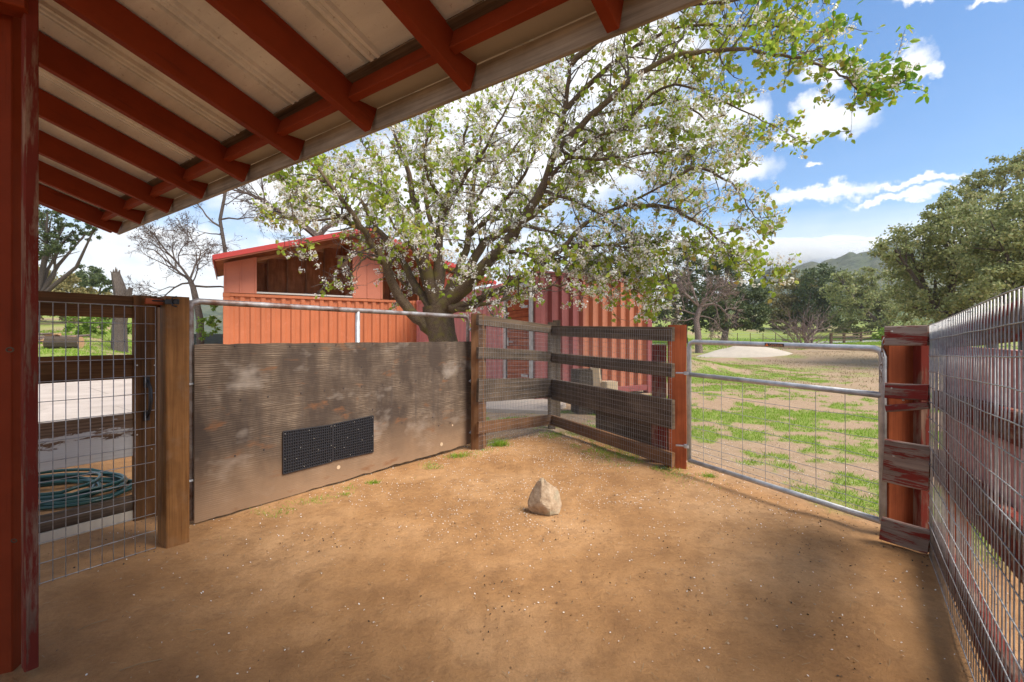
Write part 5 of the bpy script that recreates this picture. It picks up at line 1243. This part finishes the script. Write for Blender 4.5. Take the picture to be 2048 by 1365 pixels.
# ---------------------------------------------------------------- flowering pear tree
def pear():
    R.seed(77)
    T = 8.0; b = P(900, 830, T); g = gz(b.x, b.y)
    t = thing('flowering_pear_tree', 'wide multi-limbed pear tree full of white blossom and new green leaves', 'tree', (b.x, b.y, g))
    mb = MB(); mb.tube([Vector((b.x, b.y, g-.1)), P(898, 760, T), P(893, 710, T), P(884, 670, T), P(877, 640, T), P(874, 612, T)], [.33, .27, .25, .245, .26, .24], 16, False, .05); obj('trunk', mb, M_bark, t, smooth=True)
    limbs = [
     (.135, [(872, 668, 8), (842, 645, 7.9), (801, 600, 7.8), (770, 530, 7.6), (747, 492, 7.5), (712, 439, 7.3), (660, 370, 7.1), (615, 320, 7.0), (585, 290, 6.9)]),
     (.095, [(862, 620, 8), (820, 550, 8.1), (790, 500, 8.1), (755, 455, 8.1), (720, 400, 8.2), (680, 350, 8.3), (640, 310, 8.4)]),
     (.10, [(868, 615, 8), (840, 530, 8.3), (815, 455, 8.5), (785, 390, 8.7), (755, 330, 8.8), (720, 280, 9)]),
     (.14, [(872, 615, 8), (850, 520, 7.9), (836, 440, 7.8), (828, 400, 7.8), (812, 330, 7.8), (790, 270, 7.7), (765, 210, 7.6)]),
     (.13, [(876, 612, 8), (874, 530, 8.0), (880, 460, 8.0), (888, 410, 8), (908, 350, 8), (925, 290, 7.9), (940, 220, 7.8)]),
     (.10, [(876, 610, 8.1), (884, 540, 8.5), (866, 470, 8.9), (850, 380, 9.2), (850, 300, 9.4), (860, 200, 9.6)]),
     (.11, [(882, 612, 8.1), (922, 530, 8.3), (938, 470, 8.5), (944, 420, 8.6), (950, 350, 8.7), (962, 270, 8.7), (980, 190, 8.8)]),
     (.165, [(884, 618, 7.9), (930, 575, 7.8), (975, 525, 7.7), (1008, 490, 7.6), (1045, 445, 7.5), (1082, 380, 7.4), (1110, 300, 7.2), (1130, 220, 7.1), (1142, 130, 6.9), (1165, 50, 6.8)]),
     (.12, [(882, 612, 8.1), (925, 560, 8.3), (960, 500, 8.5), (1000, 465, 8.6), (1050, 440, 8.7), (1105, 400, 8.8), (1160, 350, 8.9), (1210, 295, 9), (1260, 230, 9), (1300, 160, 9)]),
     (.085, [(900, 618, 7.8), (955, 600, 7.6), (1010, 578, 7.4), (1060, 545, 7.2), (1120, 500, 7), (1180, 445, 6.9), (1260, 405, 6.7), (1340, 365, 6.5), (1400, 340, 6.4)]),
     (.055, [(905, 622, 7.8), (960, 612, 7.4), (1020, 596, 7.1), (1090, 575, 6.9), (1150, 570, 6.8), (1210, 590, 6.7)]),
     (.07, [(1108, 305, 7.2), (1180, 235, 6.8), (1260, 165, 6.4), (1340, 115, 6.1), (1440, 98, 5.9), (1540, 108, 5.7), (1620, 125, 5.6), (1680, 150, 5.5), (1730, 185, 5.5), (1790, 172, 5.4)]),
     (.05, [(1160, 350, 8.9), (1240, 255, 8.3), (1330, 175, 7.7), (1400, 180, 7.3), (1480, 220, 7), (1540, 250, 6.9), (1592, 278, 6.9)]),
     (.045, [(1262, 228, 9), (1340, 200, 8.4), (1400, 230, 8), (1450, 270, 7.8), (1485, 298, 7.7)]),
     (.035, [(1340, 365, 6.5), (1400, 335, 6.3), (1450, 360, 6.2), (1490, 400, 6.2), (1515, 440, 6.2), (1535, 452, 6.2)]),
     (.045, [(1250, 408, 6.7), (1330, 415, 6.4), (1400, 450, 6.2), (1450, 490, 6.1), (1490, 520, 6), (1535, 562, 6)]),
     (.035, [(1200, 440, 6.9), (1270, 470, 6.6), (1315, 515, 6.4), (1335, 570, 6.4), (1300, 622, 6.4)]),
     (.06, [(1142, 130, 6.9), (1220, 60, 6.5), (1320, 15, 6.2), (1440, 5, 6), (1560, -15, 5.8), (1660, -10, 5.7)]),
     (.055, [(1130, 220, 7.1), (1220, 130, 6.9), (1330, 65, 6.7), (1450, 50, 6.5), (1560, 55, 6.3), (1650, 65, 6.2)]),
     (.06, [(884, 440, 8), (920, 370, 7.5), (985, 270, 7.2), (1020, 200, 7), (1040, 140, 6.9)]),
     (.045, [(735, 465, 7.5), (665, 425, 7.3), (600, 400, 7.2), (560, 350, 7.1), (535, 325, 7)]),
     (.035, [(700, 430, 7.3), (640, 440, 7.1), (590, 430, 7), (545, 438, 7), (520, 430, 7)]),
     (.028, [(650, 365, 7.1), (600, 362, 6.9), (580, 400, 6.8), (598, 460, 6.8), (606, 512, 6.8)]),
     (.06, [(940, 470, 8.5), (1010, 400, 8.2), (1060, 330, 8), (1085, 240, 7.9), (1100, 150, 7.9)]),
     (.04, [(1080, 385, 7.4), (1150, 400, 7.1), (1220, 440, 6.9), (1265, 500, 6.8), (1290, 560, 6.8)]),
     (.04, [(1040, 450, 7.5), (1120, 470, 7.2), (1180, 515, 7), (1205, 560, 6.9)]),
     (.04, [(1000, 500, 7.7), (1090, 515, 7.3), (1165, 535, 7.1), (1240, 562, 7), (1300, 600, 7)]),
     (.03, [(770, 530, 7.6), (735, 515, 7.3), (712, 535, 7.2), (690, 560, 7.1), (655, 568, 7.1)]),
     (.035, [(960, 560, 7.8), (900, 540, 7.1), (860, 500, 6.8), (820, 470, 6.6)]),
     (.04, [(850, 520, 7.9), (800, 470, 7.2), (770, 400, 6.9), (760, 330, 6.7)]),
     (.045, [(888, 410, 8), (850, 340, 7.4), (860, 260, 7.1), (880, 190, 6.9)]),
     (.045, [(1082, 380, 7.4), (1150, 300, 7), (1230, 260, 6.8), (1310, 250, 6.6), (1390, 265, 6.5)]),
     (.04, [(1110, 300, 7.2), (1190, 320, 6.9), (1280, 310, 6.7), (1360, 300, 6.5), (1440, 290, 6.5)]),
     (.035, [(1120, 500, 7), (1190, 490, 6.8), (1260, 495, 6.6), (1330, 480, 6.5), (1390, 500, 6.4)]),
     (.04, [(945, 420, 8.6), (1000, 330, 9), (1060, 260, 9.3), (1120, 180, 9.5)]),
     (.05, [(1160, 350, 8.9), (1230, 330, 9.2), (1310, 350, 9.3), (1380, 390, 9.2)]),
     (.04, [(785, 390, 8.7), (720, 360, 9), (650, 350, 9.2), (590, 380, 9.3)]),
     (.045, [(860, 600, 8.1), (800, 560, 8.6), (750, 500, 9), (700, 470, 9.2)]),
    ]
    mb = MB(); clus = []; thin = MB()
    for li, (r0, pl) in enumerate(limbs):
        pts = [P(*q) for q in pl]
        # smooth resample
        fine = []
        for i in range(len(pts)-1):
            p0 = pts[max(i-1, 0)]; p1 = pts[i]; p2 = pts[i+1]; p3 = pts[min(i+2, len(pts)-1)]
            for k in range(4):
                u = k/4; fine.append(.5*((2*p1)+(p2-p0)*u+(2*p0-5*p1+4*p2-p3)*u*u+(3*p1-p0-3*p2+p3)*u**3))
        fine.append(pts[-1]); n = len(fine)
        fine = [p+Vector((R.gauss(0, .012), R.gauss(0, .012), R.gauss(0, .012))) if 0 < i < n-1 else p for i, p in enumerate(fine)]
        tot = sum((b_-a_).length for a_, b_ in zip(fine[:-1], fine[1:])); acc = 0; rad = []
        for i in range(n):
            if i: acc += (fine[i]-fine[i-1]).length
            rad.append(max(.006, r0*.82*(1-.9*(acc/tot)**.85)))
        mb.tube(fine, rad, 10 if r0 > .08 else 7, False, .05)
        # side branches
        main = r0 > .08; acc = 0; nxt = .3 if not main else 1.1
        for i in range(1, n):
            sl = (fine[i]-fine[i-1]).length; acc += sl
            while acc > nxt:
                nxt += R.uniform(.065, .14) if not main else R.uniform(.08, .17)
                f = acc/tot; tdir = (fine[i]-fine[i-1]).normalized()
                v = Vector((R.gauss(0, 1), R.gauss(0, 1), R.gauss(0, 1))); v = (v-tdir*v.dot(tdir)).normalized()
                dd = (tdir*.55+v*.9+Vector((0, 0, .12))).normalized(); L = R.uniform(.35, .95)*(1.15-.55*f)
                if r0 < .05: L *= .62
                # twig polyline with sub twigs
                q = fine[i].copy(); tp = [q.copy()]; segn = 4; d2 = dd.copy()
                for s in range(segn):
                    d2 = (d2+Vector((R.gauss(0, .22), R.gauss(0, .22), R.gauss(0, .22)+.02))).normalized(); q = q+d2*L/segn; tp.append(q.copy())
                rr = min(rad[i]*.5, .016)
                thin.tube(tp, [rr, rr*.8, rr*.6, rr*.45, .003], 4, False)
                for s in range(R.randint(4, 7)):
                    a = R.uniform(.15, 1)*segn; k = min(int(a), segn-1); c = tp[k].lerp(tp[k+1], a-k)
                    w = Vector((R.gauss(0, 1), R.gauss(0, 1), R.gauss(0, 1)+.2)).normalized(); l2 = R.uniform(.10, .30); e = c+w*l2
                    m_ = c.lerp(e, .5)+Vector((R.gauss(0, .02),)*3); thin.tube([c, m_, e], [.005, .004, .0022], 3, False)
                    clus.append((e, w)); 
                    if R.random() < .55: clus.append((m_, w))
                clus.append((tp[-1], d2))
        clus.append((fine[-1], (fine[-1]-fine[-2]).normalized()))
        for q in range(4): clus.append((fine[-1-q] + Vector((R.gauss(0, .05), R.gauss(0, .05), R.gauss(0, .05))), Vector((0, 0, 1))))
    obj('limbs', mb, M_bark, t, smooth=True); obj('twigs', thin, M_twig, t, kind='stuff')
    C = np.array([tuple(c[0]) for c in clus]); D = np.array([tuple(c[1]) for c in clus]); n = len(C)
    # keep foliage off the lowest inner part and off the shelter roof
    px = CX+F*C[:, 0]/C[:, 1]; py = HY-F*(C[:, 2]-EYE)/C[:, 1]
    keep = (py < 640) & (px > 508) & ~((px < 775) & (py > 450) & (NR.uniform(0, 1, n) < .72))
    C, D, px, py = C[keep], D[keep], px[keep], py[keep]; n = len(C)
    # outer parts leafier, inner parts whiter; leaves/blossom vary by clump noise
    gn = fbm(C[:, 0]*1.3+C[:, 1], C[:, 2]*1.3, 91, 3)
    outer = ss(np.hypot((px-1000)/520, (py-330)/330), .75, 1.3)
    pb = np.clip(0.80-.38*outer+(.5-gn)*1.1, .1, .97)
    isb = NR.uniform(0, 1, n) < pb
    # blossom corymbs: ~9 flowers of 5-gon on dome
    Cb, Db = C[isb], D[isb]; m = 15; nb = len(Cb)
    k = m
    off = rand_dirs(nb*k)*NR.uniform(.35, 1, (nb*k, 1))*.058; cc = np.repeat(Cb+Db*.02, k, 0)+off
    nrm = off/np.linalg.norm(off, axis=1, keepdims=True)+np.repeat(Db, k, 0)*.3+NR.normal(size=off.shape)*.4; nrm /= np.linalg.norm(nrm, axis=1, keepdims=True)
    a = np.cross(nrm, rand_dirs(nb*k)); a /= np.linalg.norm(a, axis=1, keepdims=True); b2 = np.cross(nrm, a); r = NR.uniform(.010, .0155, (nb*k, 1))
    ang = [2*math.pi*i/5 for i in range(5)]
    V = np.stack([cc+(a*math.cos(q)+b2*math.sin(q))*r+nrm*r*.25 for q in ang], 1).reshape(-1, 3); Fc = np.arange(nb*k*5).reshape(-1, 5)
    obj('blossoms', (V, Fc), M_blossom, t, kind='stuff')
    # leaves: several per leafy cluster, one or two per blossom cluster
    lp = np.concatenate([np.repeat(C[~isb], 5, 0), Cb]); lp = lp+NR.normal(size=lp.shape)*.03
    hs = lp[:, 1]
    order = np.argsort(hs+NR.uniform(0, .6, len(hs))); big = lp[order[:220]]; rest = lp[order[220:]]
    V, Fc = leaf_cloud(rest, .072, 1.35, .5, 'leaf'); obj('foliage', (V, Fc), M_leaf, t, kind='stuff', smooth=False)
    # nearest leaves singly
    proto = []
    for q in range(4):
        V, Fc = leaf_cloud(np.zeros((1, 3)), .085, 1.3, .6, 'leaf', jit=.1)
        me = bpy.data.meshes.new('leaf'); me.from_pydata(V.tolist(), [], Fc.tolist()); me.materials.append(M_leafset[q % 3]); proto.append(me)
    for i, p in enumerate(big):
        o = bpy.data.objects.new('leaf', proto[i % 4]); COL.objects.link(o); o.parent = t; o.location = Vector(p)-t.location; o.rotation_euler = (R.uniform(-.6, .6), R.uniform(-.6, .6), R.uniform(0, 6.28)); s = R.uniform(.8, 1.25); o.scale = (s, s, s)
    print('pear', n, nb, len(rest), len(thin.f))
def solidleaf(name, c): return leafmat(name, [c, tuple(x*1.15 for x in c)], .45)
M_leafset = [solidleaf('bright_leaf', (.20, .36, .03)), solidleaf('deep_leaf', (.12, .24, .02)), solidleaf('yellow_green_leaf', (.30, .42, .06))]
pear()

# ---------------------------------------------------------------- ground litter
def on_ground(x, y, dz=.0): return np.stack([x, y, gh(x, y)+dz], 1)
def flakes(pts, r0, r1, tilt=.5, k=5, asp=.7):
    n = len(pts); nrm = np.zeros((n, 3)); nrm[:, 2] = 1; nrm += NR.normal(size=(n, 3))*tilt*.6; nrm /= np.linalg.norm(nrm, axis=1, keepdims=True)
    a = np.cross(nrm, rand_dirs(n)); a /= np.linalg.norm(a, axis=1, keepdims=True); b = np.cross(nrm, a); r = NR.uniform(r0, r1, (n, 1))
    V = np.stack([pts+a*math.cos(2*math.pi*i/k)*r+b*math.sin(2*math.pi*i/k)*r*asp+nrm*r*.1*(i % 2) for i in range(k)], 1).reshape(-1, 3); return V, np.arange(n*k).reshape(-1, k)
def litter():
    n = 26000; x = NR.uniform(-2.6, 3.6, n); y = 1.3+NR.uniform(0, 1, n)**.8*6.2
    # denser towards the tree and the fence corner
    w = np.exp(-(((x-.4)/2.0)**2+((y-5.4)/2.0)**2))*.9+.10+.25*np.exp(-(((x+.2)/1.6)**2+((y-3.6)/1.0)**2)); c = fbm(x*3, y*3, 61, 3)
    keep = NR.uniform(0, 1, n) < w*ss(c, .28, .6)*1.1
    p = on_ground(x[keep], y[keep], .006); V, Fc = flakes(p, .0028, .0054, .7)
    obj('petal_litter', (V, Fc), M_petal, label='white fallen petals scattered over the brown pen floor', cat='petals', kind='stuff')
    n = 60000; x = NR.uniform(-2.8, 8, n); y = 1.2+NR.uniform(0, 1, n)**1.0*9.5; c = fbm(x*2.2, y*2.2, 71, 4)
    edge = np.exp(-((((x-1.62)*.9015+(y-4.5)*.4327)/.45)**2))     # along the gate threshold
    keep = NR.uniform(0, 1, n) < np.clip(ss(c, .45, .75)*.35+.02+edge*.7, 0, 1)
    p = on_ground(x[keep], y[keep], .004); V, Fc = flakes(p, .0025, .008, 1.2, 4, .6)
    obj('soil_crumbs', (V, Fc), M_debris, label='small dark crumbs of soil and bark strewn over the dirt', cat='soil crumbs', kind='stuff')
    # straw bits
    n = 1600; x = NR.uniform(-2.4, 3, n); y = NR.uniform(1.3, 6, n); p = on_ground(x, y, .006); a = NR.uniform(0, 6.28, n); L = NR.uniform(.006, .04, n)
    d = np.stack([np.cos(a)*L, np.sin(a)*L, NR.uniform(0, .004, n)], 1); s = np.stack([-np.sin(a), np.cos(a), np.zeros(n)], 1)*.0011
    V = np.stack([p-s, p+d-s, p+d+s, p+s], 1).reshape(-1, 3); obj('straw_bits', (V, np.arange(n*4).reshape(-1, 4)), M_straw, label='short pale straw bits lying on the pen floor', cat='straw', kind='stuff')
    for i, (px_, py_, L, a, lab) in enumerate(((282, 1332, .13, .5, 'long pale straw stalk on the dirt near the bottom left'), (185, 1252, .10, .9, 'bent straw stalk below the wire mesh of the wooden gate'), (395, 1265, .06, .2, 'short twig in the middle of the bare dirt at lower left'))):
        d = EYE*F/(py_-HY); c = P(px_, py_, d); z = gz(c.x, c.y)+.006; v = Vector((math.cos(a), math.sin(a), 0))*L/2; mb = MB(); mb.tube([Vector((c.x, c.y, z))-v, Vector((c.x, c.y, z+.006)), Vector((c.x, c.y, z))+v], .0016, 5); obj('straw_stalk', mb, M_straw, label=lab, cat='straw')
def pebbles():
    n = 420; x = NR.uniform(-2.2, 3.2, n); y = NR.uniform(1.4, 6.2, n); x[:60] = .24+NR.normal(size=60)*.13; y[:60] = 3.38+NR.normal(size=60)*.12; p = on_ground(x, y, .001); r = NR.uniform(.003, .009, (n, 1)); V = []; o = np.array([[1, 0, .1], [0, 1, 0], [-1, 0, .15], [0, -1, 0], [0, 0, .8]])
    V = (p[:, None, :]+o[None]*r[:, :, None]*NR.uniform(.6, 1.3, (n, 5, 1))).reshape(-1, 3); b = (np.arange(n)*5)[:, None]
    Fc = np.concatenate([b+np.array([[a, (a+1) % 4, 4]]) for a in range(4)], 0)
    obj('pebbles', (V, Fc), M_rock, label='tiny tan pebbles and clods lying on the pen dirt', cat='pebbles', kind='stuff')
pebbles()
litter()
def blades(x, y, h0, h1, w, mat, name, label, lean=.5, parent=None):
    n = len(x); p = on_ground(x, y, -.004); a = NR.uniform(0, 6.28, n); h = NR.uniform(h0, h1, n)
    s = np.stack([np.cos(a), np.sin(a), np.zeros(n)], 1)*w; tip = np.stack([NR.normal(size=n)*lean*h, NR.normal(size=n)*lean*h, h], 1)
    V = np.stack([p-s, p+s, p+tip*.6+s*.6, p+tip+s*.05, p+tip*.6-s*.6], 1).reshape(-1, 3)
    return obj(name, (V, np.arange(n*5).reshape(-1, 5)), mat, label=label, cat=None if parent else 'grass', kind='stuff')
def grass():
    n = 420000; x = NR.uniform(-.8, 11, n); y = 2.3+NR.uniform(0, 1, n)**1.3*19; m = gmask(x, y)
    inp = outside(x, y); keep = NR.uniform(0, 1, n) < m*inp*.9
    blades(x[keep], y[keep], .015, .055, .0035, M_grass, 'field_grass', 'bright green patches of short grass outside the pipe gate')
    n = 90000; x = NR.uniform(-30, -8, n); y = NR.uniform(15, 32, n); m = gmask(x, y); keep = NR.uniform(0, 1, n) < m
    blades(x[keep], y[keep], .04, .12, .012, M_grass, 'slope_grass', 'bright green grass on the left hillside')
    n = 70000; x = NR.uniform(2, 26, n); y = NR.uniform(9, 34, n); m = smask(x, y); keep = NR.uniform(0, 1, n) < m*.8
    blades(x[keep], y[keep], .02, .07, .009, M_straw, 'dry_grass', 'flattened tan dry grass across the field')
    n = 60000; x = NR.uniform(8, 48, n); y = NR.uniform(38, 62, n); m = gmask(x, y); keep = NR.uniform(0, 1, n) < m
    blades(x[keep], y[keep], .06, .2, .03, M_grass, 'far_grass', 'soft green grass of the far field')
    # weeds inside the pen
    for (px_, py_, rr, cnt, hh, lab) in ((1000, 893, .10, 340, .10, 'scruffy weed tuft at the foot of the brown fence post'), (915, 913, .10, 260, .05, 'low weed tuft beside the right end of the plywood sheet'), (746, 968, .05, 140, .035, 'small bright grass tuft on the dirt in front of the plywood'), (1418, 955, .05, 150, .045, 'small grass tuft under the hinge end of the pipe gate'), (870, 938, .07, 90, .03, 'thin weed tuft between the plywood and the bare pen floor'), (690, 992, .05, 60, .025, 'tiny weed sprig near the foot of the plywood sheet')):
        d = EYE*F/(py_-HY); c = P(px_, py_, d); x = c.x+NR.normal(size=cnt)*rr*.6; y = c.y+NR.normal(size=cnt)*rr*.45
        o = blades(x, y, hh*.3, hh, .0025, M_grass, 'weed_tuft', lab, .7); o['kind'] = 'stuff'; o['category'] = 'weed'
    # thin sprigs along the plywood foot and below the rail fence
    n = 2500; s = NR.uniform(0, 1, n); x = -2.0+s*1.7+NR.normal(size=n)*.08+.12; y = 3.2+s*2.35+NR.normal(size=n)*.08-.06
    k = fbm(x*5, y*5, 15, 3) > .56; blades(x[k], y[k], .008, .03, .002, M_grass, 'edge_weeds', 'thin line of green sprigs along the foot of the plywood', .8)
    n = 7000; s = NR.uniform(0, 1, n); x = .55+s*1.0+NR.normal(size=n)*.16; y = 6.3-s*1.85+NR.normal(size=n)*.2-.1
    k = fbm(x*4, y*4, 19, 3) > .52; blades(x[k], y[k], .008, .035, .002, M_grass, 'fence_weeds', 'green sprigs along the ground below the long rail fence section', .8)
grass()

# ---------------------------------------------------------------- haze
def haze():
    mb = MB(); x0, x1, y0, y1, z0, z1 = -880, 880, -50, 880, -70, 175
    v = [(x, y, z) for z in (z0, z1) for y in (y0, y1) for x in (x0, x1)]
    mb.add(v, [[0, 2, 3, 1], [4, 5, 7, 6], [0, 1, 5, 4], [2, 6, 7, 3], [0, 4, 6, 2], [1, 3, 7, 5]])
    m = bpy.data.materials.new('haze_air'); m.use_nodes = True; nt = m.node_tree; nt.nodes.remove(nt.nodes['Principled BSDF'])
    pv = N(nt, 'ShaderNodeVolumePrincipled'); pv.inputs['Color'].default_value = (.90, .94, 1, 1); pv.inputs['Density'].default_value = .0003; pv.inputs['Anisotropy'].default_value = .2
    nt.links.new(pv.outputs[0], nt.nodes['Material Output'].inputs['Volume'])
    obj('haze', mb, m, kind='stuff', origin=(0, 400, 0))
haze()

def fog():
    mb = MB(); rr = random.Random(5)
    for k in range(22):
        d = rr.uniform(520, 600); c = P(rr.uniform(1380, 1960), rr.uniform(490, 516), d); V, fs = blob_mesh(rr.uniform(50, 110), 50, rr.uniform(7, 17), k, .2, 20, 10); mb.add([(c.x+x, c.y+y, c.z+z) for x, y, z in V], fs)
    m = bpy.data.materials.new('fog_bank'); m.use_nodes = True; nt = m.node_tree; nt.nodes.remove(nt.nodes['Principled BSDF'])
    pv = N(nt, 'ShaderNodeVolumePrincipled'); pv.inputs['Color'].default_value = (1, 1, 1, 1); pv.inputs['Density'].default_value = .03; pv.inputs['Anisotropy'].default_value = 0
    nt.links.new(pv.outputs[0], nt.nodes['Material Output'].inputs['Volume'])
    obj('low_fog', mb, m, label='white fog bank lying on the crest of the wooded hill', cat='fog', kind='stuff')
fog()
